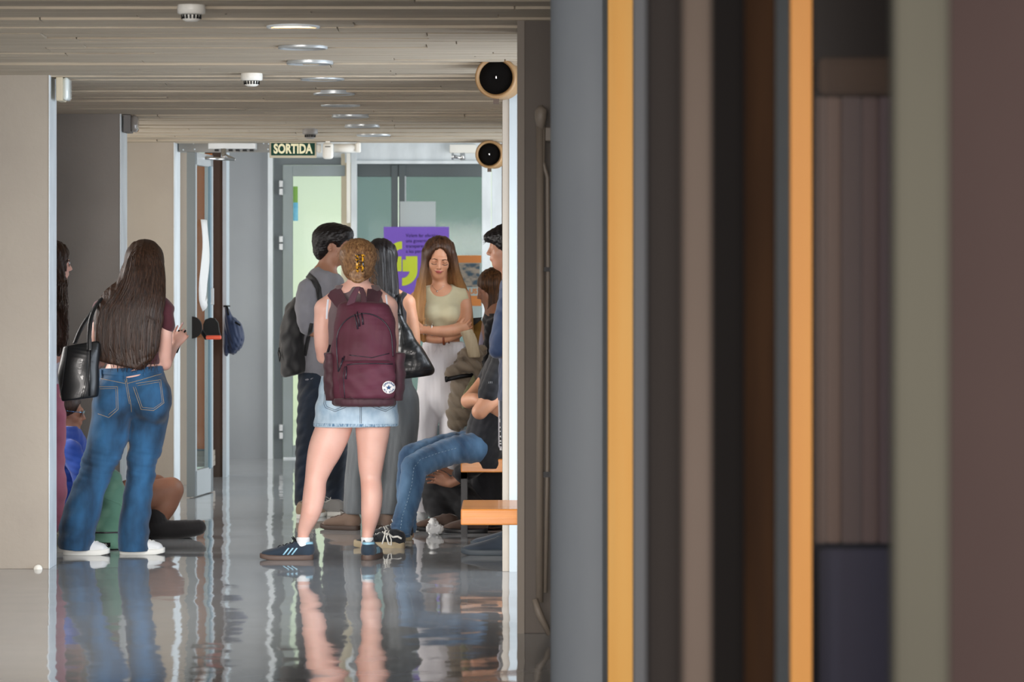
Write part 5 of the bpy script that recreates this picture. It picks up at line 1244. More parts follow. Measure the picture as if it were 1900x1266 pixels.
S = SDF((XP(625, D), D - .3, .02), (XP(800, D), D + .3, ZP(685, D)), .006)
S.tube(rows([(712, 690, 50, .14), (712, 735, 54, .15)], D), 0, sub=1)
S.tube(rows([(688, 745, 32, .13), (680, 790, 30, .12), (672, 840, 27, .115), (664, 890, 24, .11), (661, 935, 23, .11), (660, 955, 22, .11)], D), .02); S.tube(rows([(741, 745, 36, .13), (744, 790, 33, .12), (741, 840, 30, .115), (735, 890, 26, .11), (728, 930, 24, .11), (726, 952, 23, .11)], D), .02)
S.disp(waves(132, (.06, .2, .5), .006, sharp=True)); S.cut((0, 0, -1), at(0, 953, D)); S.build('trousers', M_gtr, P)
S = SDF(*bounds(665, 430, 750, 640, D, .25, .25), .0045); S.ell(hc + Vector((0, -.004, .035)), (.098, .115, .1), None, 0)
S.tube(rows([(706, 478, 30, .10, D), (708, 510, 30, .09, D - .03), (711, 540, 29, .07, D - .06), (714, 570, 28, .055, D - .09), (714, 610, 25, .045, D - .1)]), .02); S.ell(hc + R @ Vector((0, .13, -.03)), (.075, .06, .11), R, .02, 's')
sw2 = waves(133, (.025, .3, .6), .002); S.disp(sw2); hr = S.build('hair', M_hair_black, P); Bh = bvh(hr); st = MB(); rn = random.Random(5)
for i in range(60):
    t = rn.uniform(-.95, .95); pts = [(706 + t*(29 if y_ > 470 else 22) + (y_ - 470)*.05, y_) for y_ in np.arange(450 + abs(t)*16, rn.uniform(540, 600), 12)]; stitch(Bh, pts, .0011, 12, st, .001)
st.build('strands', M_hair_black, hr)
g = MB(); c = hc + R @ Vector((0, .098, .006)); g.tube([c + R @ Vector((.06, 0, .005)), c + R @ Vector((.085, -.06, .008)), c + R @ Vector((.082, -.10, .004))], .0026, 6)
for s_ in (-1, 1): g.tube([c + R @ Vector((s_*.034 + .027*math.cos(a), 0, .02*math.sin(a))) for a in np.linspace(0, 2*math.pi, 14)[:-1]], .0026, 6, closed=True)
tag(g.build('glasses', M_black), 'dark-rimmed glasses just showing beside the straight black hair', 'glasses')
M_taupe = cloth('taupe_suede', '#5e4c40', '#6e5a4c', .8)
shoe(P, (XP(666, 20.55), 20.62, 0), 62, .26, .05, M_taupe, mat('brown_sole', '#3c2e26', .6), laces=M_taupe); shoe(P, (XP(728, 20.6), 20.6, 0), 30, .26, .05, M_taupe, bpy.data.materials['brown_sole'], laces=M_taupe)
# slouchy tote
tt = empty('tote_bag', at(775, 700, 20.45), 'slouchy black leather tote pointing right beside the maroon backpack', 'bag'); DT = 20.42
S = SDF(*bounds(725, 560, 830, 715, DT, .2, .2), .005)
S.tube([tuple(at(774, 690, DT)) + (.130, .07), tuple(at(768, 672, DT)) + (.115, .085), tuple(at(757, 645, DT)) + (.078, .075), tuple(at(748, 615, DT)) + (.048, .05), tuple(at(743, 590, DT)) + (.03, .03)], 0)
S.disp(waves(141, (.12, .2, .16), .009)); S.disp(waves(142, (.05, .1, .12), .003, sharp=True)); S.cut((.12, 0, -1), at(776, 700, DT), .02); S.cut((.62, 0, .36), at(781, 640, DT), .03)
tb = S.build('bag_body', M_lea, tt); S = SDF(*bounds(725, 530, 770, 620, DT, .2, .4), .0045); S.tube([tuple(at(743, 605, DT)) + (.016, .007), tuple(at(739, 575, DT)) + (.014, .006), tuple(at(741, 552, DT + .1)) + (.013, .006), tuple(at(742, 546, DT + .25)) + (.013, .006)], 0); S.tube([tuple(at(758, 635, DT - .05)) + (.008, .006), tuple(at(750, 600, DT - .02)) + (.008, .006), tuple(at(742, 552, DT + .1)) + (.01, .006)], 0); S.build('handle', M_lea, tt)
B = bvh(tb); st = MB(); stitch(B, [(745, 690), (780, 688), (814, 683)], .0016, 4, st, .0005); stitch(B, [(741, 612), (744, 600), (750, 640)], .0016, 4, st, .0005); st.build('seams', M_blackmetal, tt)

# ================================================================== smiling person with crossed arms, facing the camera
D = 21.2
P = empty('person', (XP(820, D), D, 0), 'person facing the camera with crossed arms, sage green top, white trousers and long light-ended hair', 'person')
S = SDF((XP(735, D), D - .38, 0), (XP(895, D), D + .25, ZP(430, D)), .0045)
S.tube(rows([(822, 735, 42, .12), (822, 690, 41, .115), (821, 650, 33, .095), (819, 610, 35, .10), (817, 575, 41, .105), (817, 552, 38, .075)], D), .04)
S.ell(at(801, 583, D - .09), (.052, .05, .055), None, .04); S.ell(at(835, 583, D - .09), (.052, .05, .055), None, .04)
S.tube(rows([(776, 553, 14, .046), (798, 545, 12, .044), (818, 543, 12, .044), (838, 543, 12, .044), (858, 550, 14, .046)], D), .03)
S.tube(rows([(817, 552, 16, .05, D), (816, 532, 13.5, .045, D), (816, 508, 15, .05, D)]), .025)
S.tube(rows([(860, 553, 13.5, .044, D), (863, 580, 13.5, .042, D - .03), (860, 606, 12.5, .040, D - .09)]), .015)
S.tube(rows([(860, 607, 12.5, .038, D - .09), (842, 613, 11.5, .035, D - .17), (815, 615, 10, .03, D - .21), (793, 613, 8, .024, D - .22), (784, 612, 8, .022, D - .21)]), .012, side=(0, 0, 1))
S.tube(rows([(773, 556, 13.5, .044, D), (768, 585, 13, .041, D - .02), (770, 614, 12, .038, D - .06)]), .015)
S.tube(rows([(770, 615, 12, .036, D - .06), (790, 625, 10, .033, D - .13), (815, 629, 9, .028, D - .17), (838, 626, 7.8, .024, D - .16), (848, 620, 7.5, .022, D - .13)]), .008, side=(0, 0, 1))
S2h = hand(S, at(846, 620, D - .145), (.82, .10, .42), (-.3, -.2, .9), (-.1, .9, 0), 24, r=.0078, sc_=.86, curls=[20, 24, 28, 34])
hand(S, at(785, 612, D - .21), (-.9, .3, .15), (0, -.3, 1), (0, 1, 0), 25, r=.0078, sc_=.86)
S.tube(rows([(792, 750, 18, .07), (786, 850, 12, .045), (783, 955, 9, .034)], D), .02); S.tube(rows([(838, 750, 18, .07), (836, 850, 12, .045), (833, 955, 9, .034)], D), .02)
R = rot(184, -17, -4); hc = at(814, 480, D - .03); Pf = head(S, hc, R, 1.03)
body = S.build('body', M_skin_tan, P); B = bvh(body)
fc = lambda poly, off, name, m: patch(B, poly, off, 1.0).build(name, m, body)
M_lip = mat('lips', '#a8504c', .4, coat=.2); M_brow = mat('brow', '#33201a', .8); M_lash = mat('lash', '#1a100d', .7)
L_ = lambda x, z: (lambda q: (950 + q.x*F/q.y, 520 - (q.z - EYE)*F/q.y))(Pf(x, .1, z))
lipu = [L_(-.025, -.0455), L_(-.012, -.0455), L_(-.004, -.044), L_(0, -.045), L_(.004, -.044), L_(.012, -.0455), L_(.025, -.0455), L_(.010, -.0520), L_(0, -.0530), L_(-.010, -.0520)]
lipl = [L_(-.022, -.0475), L_(-.010, -.053), L_(0, -.054), L_(.010, -.053), L_(.022, -.0475), L_(.012, -.0580), L_(0, -.0605), L_(-.012, -.0580)]
fc(lipu, .0008, 'upper_lip', M_lip); fc(lipl, .0008, 'lower_lip', M_lip)
st = MB(); stitch(B, [L_(-.029, -.0435), L_(-.024, -.0465), L_(-.012, -.0525), L_(0, -.0538), L_(.012, -.0525), L_(.024, -.0465), L_(.029, -.0435)], .0011, 1.5, st, .0008); st.build('mouth_line', mat('mouth_line', '#5d2522', .6), body)
for s_ in (-1, 1):
    fc([L_(s_*.013, .0235), L_(s_*.030, .0290), L_(s_*.050, .0235), L_(s_*.051, .0215), L_(s_*.030, .0245), L_(s_*.013, .0195)], .0012, 'brow', M_brow)
    st = MB(); pl = [L_(s_*.017, -.0035), L_(s_*.024, -.0075), L_(s_*.032, -.0088), L_(s_*.040, -.0068), L_(s_*.047, -.001)]; stitch(B, pl, .0017, 1.2, st, .001)
    for i in range(7):
        t = i/6; x = .019 + .028*t; z_ = -.008 + .002*(2*t-1)**2; a = drape(B, *L_(s_*x, z_), .001)
        if a is not None: st.tube([a, a + R @ Vector((s_*(t - .3)*.003, .004, -.0025))], [.0006, .0003], 4)
    st.build('lashes', M_lash, body)
    st = MB(); stitch(B, [L_(s_*.020, .008), L_(s_*.031, .0115), L_(s_*.043, .008)], .0007, 1.2, st, .0004); st.build('lid_crease', mat('crease', '#8a5a48', .6) if 'crease' not in bpy.data.materials else bpy.data.materials['crease'], body)
    fc([L_(s_*(.0085 + .0035*math.cos(a)), -.0345 + .0018*math.sin(a)) for a in np.linspace(0, 6.28, 9)[:-1]], .0006, 'nostril', M_lash)
# top
M_sage = cloth('sage_rib', '#b3ab8c', '#bdb697', .75)
S = SDF(*bounds(745, 525, 890, 650, D, .3, .25), .0045)
S.tube(rows([(819, 640, 35, .105), (819, 610, 37.5, .107), (817, 575, 43, .11), (817, 553, 40, .082)], D), 0)
S.ell(at(801, 583, D - .095), (.056, .052, .058), None, .04); S.ell(at(835, 583, D - .095), (.056, .052, .058), None, .04)
S.tube(rows([(775, 552, 15.5, .052), (797, 545, 14, .05), (818, 546, 12, .05), (839, 543, 14, .05), (859, 550, 15.5, .052)], D), .03)
S.ell(at(818, 533, D - .07), (.066, .12, .055), None, .008, 's'); S.disp(waves(151, (.12, .2, .05), .0012)); S.cut((0, 0, -1), at(0, 628, D)); S.cut((1, 0, .35), at(869, 550, D), .004); S.cut((-1, 0, .35), at(766, 552, D), .004)
S.build('top', M_sage, P)
M_wtr = cloth('white_linen', '#d4d2d6', '#dedce0', .85)
S = SDF((XP(750, D), D - .25, .02), (XP(885, D), D + .25, ZP(625, D)), .0055)
S.tube(rows([(822, 634, 35, .105), (823, 660, 42, .125), (822, 700, 46, .135), (820, 735, 47, .14)], D), 0)
S.tube(rows([(795, 745, 25, .12), (789, 790, 22, .11), (786, 850, 21, .105), (784, 920, 21, .105), (783, 958, 20, .1)], D), .01); S.tube(rows([(843, 745, 25, .12), (838, 790, 22, .11), (836, 850, 21, .105), (834, 920, 21, .105), (833, 958, 20, .1)], D), .01)
fa = waves(152, (.035, .2, .5), .004, sharp=True); S.disp(lambda x, y, z: fa(x, y, z)*np.clip((1.15 - z)*.0 + .5 + .8*np.exp(-((z - 1.08)/.08)**2), 0, 1.4)); S.disp(waves(153, (.1, .2, .2), .004)); S.cut((0, 0, 1), at(0, 634, D))
S.cut((0, 0, -1), at(0, 950, D)); tr = S.build('trousers', M_wtr, P); Bt = bvh(tr); z = MB(); stitch(Bt, [(784, 641), (820, 642.5), (862, 640)], .0012, 3, z); stitch(Bt, [(812, 638), (808, 650), (806, 655)], .002, 3, z, .003); stitch(Bt, [(813, 638), (817, 648), (819, 653)], .002, 3, z, .003); z.build('drawstring', M_wtr, tr)
shoe(P, (XP(786, D), D + .08, 0), 170, .25, .046, M_canvas_white, M_rubber_white, laces=M_rubber_white); shoe(P, (XP(834, D), D + .08, 0), -172, .25, .046, M_canvas_white, M_rubber_white, laces=M_rubber_white)
# hair, parted in the middle
def ombre():
    m = hair_mat('hair_ombre', '#2a1811', '#5b3d28', scale=(120, 120, 5)); nt = m.node_tree; b = nt.nodes['Principled BSDF']
    ge = nt.nodes.new('ShaderNodeNewGeometry'); sx_ = nt.nodes.new('ShaderNodeSeparateXYZ'); mr = nt.nodes.new('ShaderNodeMapRange'); mr.inputs['From Min'].default_value = 1.60; mr.inputs['From Max'].default_value = 1.32
    src = b.inputs['Base Color'].links[0].from_socket; mx = nt.nodes.new('ShaderNodeMix'); mx.data_type = 'RGBA'; mx.inputs[7].default_value = hexc('#b0804e')
    nt.links.new(ge.outputs['Position'], sx_.inputs[0]); nt.links.new(sx_.outputs['Z'], mr.inputs[0]); nt.links.new(mr.outputs[0], mx.inputs[0]); nt.links.new(src, mx.inputs[6]); nt.links.new(mx.outputs[2], b.inputs['Base Color'])
    return m
M_ombre = ombre()
S = SDF(*bounds(755, 428, 885, 655, D, .3, .25), .0042)
S.ell(hc + R @ Vector((0, -.015, .040)), (.101, .110, .101), R, 0)
S.tube(rows([(816, 480, 31, .09, D + .03), (816, 510, 35, .08, D + .06), (817, 545, 42, .06, D + .09), (817, 580, 44, .05, D + .1)]), .03)
# face opening
S.ell(hc + R @ Vector((0, .105, -.030)), (.071, .080, .106), R, .012, 's'); S.ell(hc + R @ Vector((0, .125, .035)), (.063, .078, .066), R, .02, 's')
for pts in ([(789, 470, 7, .03, D - .06), (786, 500, 8, .035, D - .07), (781, 530, 10, .035, D - .08), (777, 560, 12, .032, D - .13), (776, 590, 12, .03, D - .15), (782, 615, 9, .022, D - .16), (787, 632, 4, .012, D - .16)],
            [(840, 470, 7, .03, D - .06), (845, 500, 8, .035, D - .04), (851, 525, 10, .035, D - .0), (862, 548, 9, .03, D + .04), (869, 575, 8, .03, D + .05), (872, 605, 6, .02, D + .06), (876, 625, 3, .012, D + .06)],            ):
    S.tube(rows(pts), .012)
hw_ = waves(155, (.02, .1, .35), .0022); hb = waves(156, (.5, .5, .16), .003); S.disp(lambda x, y, z: hw_(x, y, z) + hb(x, y, z)); hr = S.build('hair', M_ombre, P)
Bh = bvh(hr); st = MB(); rn = random.Random(4)
for i in range(110):
    s_ = rn.choice((-1, 1)); t = rn.uniform(.15, 1); pts = []
    xs = [(4, 441), (11, 448), (20, 462), (26, 490), (31, 520), (37, 550), (41, 585)] if s_ > 0 else [(4, 441), (11, 448), (20, 462), (26, 490), (32, 520), (38, 555), (38, 600)]
    stitch(Bh, [(816 + s_*x*t + rn.uniform(-.6, .6), y_ + rn.uniform(-1, 1)) for x, y_ in xs], .001, 6, st, .001)
for i in range(26):
    ph = rn.random()*6; x0 = rn.choice([rn.uniform(772, 792), rn.uniform(866, 878)]); y0 = 590; st.tube([at(x0 + 2.5*math.sin(ph + j*.8), y0 + j*5, D - .17 if x0 < 800 else D + .04) for j in range(8)], .0011, 4)
st.build('strands', M_ombre, hr)
z = MB(); stitch(B, [(802, 530), (806, 536), (811, 540), (817, 537), (824, 530)], .0009, 1.5, z, .001); p = drape(B, 811, 541, .003); z.lathe(p + Vector((0, 0, .006)), (0, 0, -1), [(0, 0), (.003, .004), (.008, .005), (.012, .003), (.013, 0)], 12); tag(z.build('necklace', M_chrome), 'fine silver necklace with a small drop on the sage green top wearer', 'necklace')
def bangle(px, m, label, w_=.0035, half=13, yc=612, d0=D - .205, rr=.031):
    o_ = MB().tube([at(px, yc, d0) + Vector((rr*.12*math.cos(a), rr*math.cos(a)*1.0, (rr + .004)*math.sin(a))) for a in np.linspace(0, 2*math.pi, 25)[:-1]], w_, 8, closed=True).build('bangle', m)
    tag(o_, label, 'bracelet', 'bracelets on the crossed arms')
M_silver = mat('silver', '#d9d4cc', .2, metal=.9)
bangle(787, M_silver, 'leftmost silver bangle on the upper crossed forearm', rr=.026); bangle(791.5, M_silver, 'second silver bangle from the left on the upper forearm', rr=.027); bangle(802, M_silver, 'wider silver bangle nearest the elbow on the upper forearm', .005, rr=.031)
bangle(824, mat('brown_leather_band', '#7a3b1c', .5), 'brown leather bracelet on the lower crossed forearm', .008, yc=628.5, d0=D - .165, rr=.029); bangle(833, bpy.data.materials['brown_leather_band'], 'thin brown bracelet by the wrist of the lower crossed forearm', .003, yc=627.5, d0=D - .16, rr=.027)

# ================================================================== long-haired person in dark jacket, profile to the left
D = 21.45
P = empty('person', (XP(915, D), D, 0), 'person in profile facing left with long brown hair and dark jacket beside the right pier', 'person')
S = SDF((XP(860, D), D - .35, 0), (XP(975, D), D + .35, ZP(475, D)), .0065)
S.tube(rows([(917, 745, 30, .14), (917, 700, 28, .13), (917, 650, 26, .13), (920, 610, 27, .15), (921, 592, 22, .13)], D), .04)
S.tube(rows([(920, 595, 16, .05), (918, 575, 14, .045), (916, 555, 16, .045)], D), .03)
S.tube(rows([(918, 608, 15, .045, D - .15), (914, 650, 13, .04, D - .18), (912, 690, 12, .036, D - .17)]), .02); S.tube(rows([(912, 690, 12, .034, D - .17), (900, 700, 9, .03, D - .12), (885, 695, 8, .025, D - .05)]), .01); hand(S, at(885, 695, D - .05), (-1, .2, .2), (0, -.5, 1), (0, 1, 0), 30)
S.tube(rows([(918, 608, 15, .045, D + .15), (914, 650, 13, .04, D + .18), (912, 690, 12, .036, D + .17), (896, 700, 8, .026, D + .05)]), .02); hand(S, at(896, 700, D + .05), (-1, -.1, .2), (0, .5, 1), (0, -1, 0), 30)
S.tube(rows([(916, 750, 24, .08), (912, 860, 17, .06), (910, 960, 12, .04)], D), .02)
R = rot(96, -16); hc = at(917, 536, D); head(S, hc, R, 1.03); S.build('body', M_skin_olive, P)
S = SDF(*bounds(865, 580, 975, 760, D, .35, .35), .006); S.tube(rows([(917, 745, 30, .15), (917, 700, 29, .145), (917, 650, 28, .15), (920, 615, 29, .165), (922, 598, 24, .14)], D), 0); S.tube(rows([(918, 608, 18, .06, D - .15), (914, 650, 16, .055, D - .18), (912, 688, 15, .05, D - .17)]), .02); S.tube(rows([(918, 608, 18, .06, D + .15), (914, 688, 15, .05, D + .17)]), .02, sub=1)
S.ell(at(893, 622, D - .02), (.04, .10, .075), None, .02, 's'); S.disp(waves(161, (.1, .12, .08), .006, sharp=True)); S.build('jacket', cloth('dark_jacket', '#10111a', '#191a24', .7), P)
S = SDF(*bounds(865, 590, 975, 700, D, .3, .3), .006); S.tube(rows([(912, 690, 24, .10), (910, 640, 22, .11), (914, 612, 20, .11)], D), 0); S.build('undershirt', cloth('lilac_top', '#8a8298', '#958da3'), P)
S = SDF((XP(870, D), D - .3, .02), (XP(965, D), D + .3, ZP(725, D)), .0065); S.tube(rows([(917, 730, 30, .14), (916, 800, 29, .13), (912, 880, 24, .11), (910, 955, 21, .1)], D), 0); S.disp(waves(162, (.1, .15, .1), .006)); S.build('trousers', cloth('black_trousers', '#0c0c10', '#141418', .8), P)
S = SDF(*bounds(870, 475, 955, 640, D, .25, .25), .0045); S.ell(hc + R @ Vector((0, -.012, .036)), (.092, .108, .096), R, 0); S.tube(rows([(925, 525, 20, .09), (920, 560, 20, .085), (914, 590, 16, .075), (911, 615, 11, .06), (912, 630, 7, .04)], D), .02)
S.ell(hc + R @ Vector((0, .112, -.045)), (.1, .06, .09), R, .01, 's'); hw3 = waves(163, (.03, .1, .3), .002); S.disp(hw3); hr = S.build('hair', M_hair_brown, P); Bh = bvh(hr); st = MB(); rn = random.Random(9)
for i in range(60):
    t = rn.uniform(0, 1); stitch(Bh, [(912 + 14*t, 484 + 3*t), (898 + 22*t, 500), (897 + 25*t, 530), (903 + 18*t, 560), (906 + 12*t, 590), (907 + 8*t, 618)], .001, 6, st, .001)
for i in range(20):
    ph = rn.random()*6; x0 = rn.uniform(903, 916); st.tube([at(x0 + 2.2*math.sin(ph + j*.7), 590 + j*5, D - .1) for j in range(9)], .001, 4)
st.build('strands', M_hair_brown, hr)
shoe(P, (XP(915, D), D - .1, 0), 75, .25, .047, cloth('brown_suede_dark', '#3b2a20', '#4a3528'), M_blackmetal); shoe(P, (XP(925, D), D + .12, 0), 80, .25, .047, bpy.data.materials['brown_suede_dark'], M_blackmetal)

# ================================================================== boy at the right edge, profile to the left
D = 19.3
P = empty('person', (XP(955, D), D, 0), 'boy with black wavy fringe in a navy shirt, mostly behind the right pier', 'person')
S = SDF((XP(890, D), D - .35, 0), (XP(1030, D), D + .35, ZP(402, D)), .0065)
S.tube(rows([(962, 735, 34, .14), (962, 680, 32, .13), (962, 600, 34, .15), (962, 550, 32, .15), (960, 535, 26, .12)], D), .04); S.tube(rows([(956, 540, 18, .055), (950, 512, 17, .052), (946, 488, 18, .05)], D), .03)
S.tube(rows([(952, 550, 18, .05, D - .16), (938, 600, 15, .046, D - .2), (925, 645, 13, .042, D - .2)]), .02); S.tube(rows([(925, 645, 13, .038, D - .2), (934, 655, 10, .03, D - .14), (945, 640, 8, .026, D - .1)]), .01); hand(S, at(945, 640, D - .1), (.7, .3, .6), (0, 0, 1), (0, 1, 0), 25)
S.tube(rows([(962, 550, 18, .05, D + .17), (955, 610, 15, .046, D + .2), (950, 650, 13, .04, D + .2), (945, 640, 8, .028, D + .08)]), .02); hand(S, at(945, 640, D + .08), (.2, -.3, .9), (0, 0, 1), (0, -1, 0), 25)
S.tube(rows([(962, 750, 26, .09), (962, 870, 18, .065), (955, 1000, 12, .045)], D), .02)
R = rot(92, 0); hc = at(942, 462, D); head(S, hc, R, 1.03); body = S.build('body', M_skin_olive, P)
S = SDF(*bounds(895, 515, 1010, 745, D, .35, .35), .006); S.tube(rows([(962, 735, 37, .155), (962, 680, 36, .15), (962, 600, 38, .17), (962, 555, 36, .17), (960, 537, 28, .13)], D), 0); S.tube(rows([(950, 548, 23, .075, D - .15), (936, 600, 21, .066, D - .2), (925, 645, 18, .06, D - .2)]), .03); S.disp(waves(171, (.08, .1, .1), .007, sharp=True)); S.build('shirt', cloth('navy_shirt', '#1a2c4c', '#223a60', .7), P)
S = SDF((XP(915, D), D - .3, .03), (XP(1010, D), D + .3, ZP(725, D)), .007); S.tube(rows([(962, 730, 36, .15), (962, 800, 33, .14), (960, 900, 25, .12), (956, 1000, 21, .1)], D), 0); S.build('jeans', M_denim_dark, P)
S = SDF(*bounds(895, 402, 985, 500, D, .22, .22), .0045); S.ell(hc + R @ Vector((0, -.012, .052)), (.096, .115, .092), R, 0); S.ell(hc + R @ Vector((0, .08, .062)), (.07, .05, .04), R, .02); S.ell(hc + R @ Vector((0, -.07, -.01)), (.08, .05, .07), R, .03)
S.ell(hc + R @ Vector((0, .115, -.035)), (.14, .072, .075), R, .008, 's'); S.ell(hc + R @ Vector((.088, .01, -.03)), (.035, .035, .045), R, .006, 's'); S.disp(waves(172, (.04, .04, .03), .006, sharp=True)); hr = S.build('hair', M_hair_black, P)
st = MB(); rn = random.Random(6)
for i in range(26):
    p = hc + R @ Vector((rn.uniform(-.06, .06), .10, .07 + rn.uniform(-.02, .02))); st.tube([p, p + R @ Vector((0, .018, -.012)), p + R @ Vector((0, .034 + rn.uniform(-.008, .008), -.018 + rn.uniform(-.012, .012)))], [.003, .002, .0005], 4)
st.build('fringe', M_hair_black, hr)
shoe(P, (XP(955, 18.75), 18.76, 0), 84, .29, .052, cloth('blue_grey_mesh', '#222c38', '#2d3947'), mat('grey_sole', '#39424a', .6), sole_h=.03); shoe(P, (XP(970, 19.2), 19.25, 0), 84, .29, .052, bpy.data.materials['blue_grey_mesh'], bpy.data.materials['grey_sole'], sole_h=.03)

# ================================================================== person sitting on the far bench with crossed arms
D = 20.12
P = empty('person', (XP(905, D), D, 0), 'person in a black T-shirt and blue jeans sitting on the far bench with crossed arms', 'person')
S = SDF((XP(700, D), D - .62, 0), (XP(1000, D), D + .5, ZP(520, D)), .006)
S.tube(rows([(902, 822, 24, .12), (908, 790, 26, .12), (925, 720, 32, .13), (944, 665, 32, .15), (950, 640, 26, .12)], D), .04); S.tube(rows([(954, 640, 18, .055), (958, 615, 17, .052), (958, 592, 18, .05)], D), .03)
# crossed arms: near elbow low, far elbow higher left
S.tube(rows([(938, 668, 18, .052, D - .17), (915, 722, 16, .048, D - .24), (890, 764, 14, .044, D - .26)]), .02); S.tube(rows([(890, 764, 14, .042, D - .26), (905, 752, 13, .036, D - .27), (926, 738, 10, .03, D - .25), (938, 728, 8, .026, D - .2)]), .012, side=(0, 0, 1)); hand(S, at(938, 728, D - .2), (.8, .3, .5), (-.5, 0, .8), (0, 1, 0), 30)
S.tube(rows([(930, 668, 18, .052, D + .12), (895, 715, 15, .046, D + .02), (869, 744, 14, .042, D - .08)]), .02); S.tube(rows([(869, 744, 14, .04, D - .08), (885, 742, 12, .034, D - .16), (902, 752, 9, .028, D - .20), (912, 758, 8, .024, D - .2)]), .01, side=(0, 0, 1)); hand(S, at(910, 757, D - .2), (.85, -.1, -.45), (0, -.6, .6), (-.2, 1, 0), 22)
# legs
S.tube(rows([(892, 831, 18, .06, D - .08), (830, 842, 16, .05, D - .23), (772, 864, 14, .05, D - .42)]), .03, side=(0, 0, 1)); S.tube(rows([(770, 866, 14, .05, D - .42), (760, 920, 13, .045, D - .46), (745, 975, 10, .036, D - .52), (742, 1004, 10, .036, D - .53)]), .02)
S.tube(rows([(885, 825, 18, .06, D + .12), (820, 830, 14, .05, D + .08), (762, 846, 13, .045, D + .0)]), .03, side=(0, 0, 1)); S.tube(rows([(758, 850, 13, .045, D + .0), (753, 910, 12, .042, D - .08), (758, 960, 10, .036, D - .15), (758, 995, 10, .036, D - .18)]), .02)
R = rot(80, 0); hc = at(962, 572, D + .02); head(S, hc, R, 1.0); body = S.build('body', M_skin_tan, P)
S = SDF(*bounds(925, 520, 1005, 610, D, .2, .25), .006); S.ell(hc + R @ Vector((0, -.02, .045)), (.09, .106, .09), R, 0); S.ell(hc + R @ Vector((0, .11, -.02)), (.1, .06, .09), R, .01, 's'); S.disp(waves(188, (.03, .03, .02), .003, sharp=True)); S.build('hair', M_hair_black, P)
S = SDF(*bounds(850, 620, 1000, 870, D, .4, .4), .006)
S.tube(rows([(906, 846, 30, .15), (902, 828, 33, .155), (902, 800, 36, .16), (912, 770, 38, .16), (926, 720, 38, .165), (944, 668, 37, .18), (952, 645, 28, .13)], D), 0); S.tube(rows([(936, 668, 23, .075, D - .17), (916, 715, 21, .066, D - .235), (908, 732, 21, .064, D - .245)]), .02); S.tube(rows([(928, 672, 23, .07, D + .12), (905, 706, 19, .06, D + .05)]), .02, sub=1)
S.disp(waves(181, (.12, .15, .09), .006, sharp=True)); ts = S.build('t_shirt', cloth('black_cotton', '#0c0d12', '#12131a', .9), P); Bt = bvh(ts)
z = MB()
for dx in (-3, 0, 3): stitch(Bt, [(909.5 + dx, 712), (910.5 + dx*.8, 708)], .0012, 1, z, .001)
z.build('small_emblem', mat('emblem_grey', '#8d9094', .6), ts)
S = SDF((XP(690, D), D - .62, .02), (XP(950, D), D + .4, ZP(775, D)), .005)
S.tube(rows([(897, 832, 29, .14, D), (880, 822, 30, .15, D), (868, 812, 26, .14, D)]), 0, side=(0, 1, 0), sub=3) if 0 else S.ell(at(888, 828, D), (.105, .17, .092), None, 0)
S.tube(rows([(880, 832, 28, .092, D - .09), (850, 834, 26, .085, D - .17), (815, 845, 24.5, .08, D - .28), (785, 858, 24, .077, D - .38), (770, 866, 21, .07, D - .42)]), .03, side=(0, 0, 1)); S.tube(rows([(768, 868, 23, .072, D - .42), (764, 900, 22.5, .07, D - .45), (757, 935, 20, .066, D - .48), (748, 965, 19, .064, D - .51), (744, 985, 18.5, .066, D - .52), (742, 998, 18, .066, D - .53)]), .015)
S.tube(rows([(880, 822, 25, .09, D + .12), (820, 828, 21, .08, D + .08), (765, 843, 19, .07, D + .0)]), .03, side=(0, 0, 1)); S.tube(rows([(757, 850, 18, .066, D + .0), (753, 910, 17, .062, D - .08), (756, 955, 16, .06, D - .14), (757, 992, 15, .058, D - .18)]), .015)
jf = waves(182, (.1, .2, .07), .005, sharp=True); jb = waves(183, (.2, .3, .022), .009, sharp=True); S.disp(lambda x, y, z: jf(x, y, z) + jb(x, y, z)*np.exp(-((z - .10)/.07)**2) + .004*np.sin(x*90 + z*60)*np.exp(-((x - XP(858, D))/.05)**2)); S.cut((0, 0, -1), (0, 0, .035)); S.box(at(905, 868, D + .1), (.20, .22, .05), None, .0, 0, 's') if 0 else None
jn = S.build('jeans', M_denim_mid, P); B = bvh(jn); z = MB()
stitch(B, [(846, 832), (810, 842), (780, 853), (768, 868), (764, 900), (756, 930), (746, 960), (742, 990)], .0013, 3, z, .001, dashed=True); stitch(B, [(728, 991), (744, 993), (759, 991)], .0012, 3, z, .001); z.build('stitching', mat('pale_thread', '#9db4c6', .8), jn)
M_bl = cloth('black_canvas', '#14171d', '#1b1f26')
up = shoe(P, at(751, 1017.6, 19.28) , 82, .285, .052, M_bl, mat('cream_rubber', '#b0a183', .6), laces=M_rubber_white, sole_h=.034)
Bs = bvh(up); z = MB(); ribbon(Bs, [(745, 1000), (738, 996), (729, 997), (722, 992), (712, 990)], 3.2, .002, mb=z, step=2); z.build('side_stripe', M_rubber_white, up)
z = MB(); z.tube([at(722, 985, 19.2), at(717, 996, 19.17), at(721, 1010, 19.17), at(726, 1012, 19.17), at(726, 1002, 19.17), at(721, 988, 19.2)], .004, 6); z.tube([at(716, 986, 19.2), at(712, 1000, 19.17), at(709, 1010, 19.17)], .004, 6); z.build('lace_bow', M_rubber_white, up)
shoe(P, (XP(765, 19.8), 19.8, 0), 80, .285, .052, M_bl, bpy.data.materials['cream_rubber'], laces=M_rubber_white, sole_h=.034)

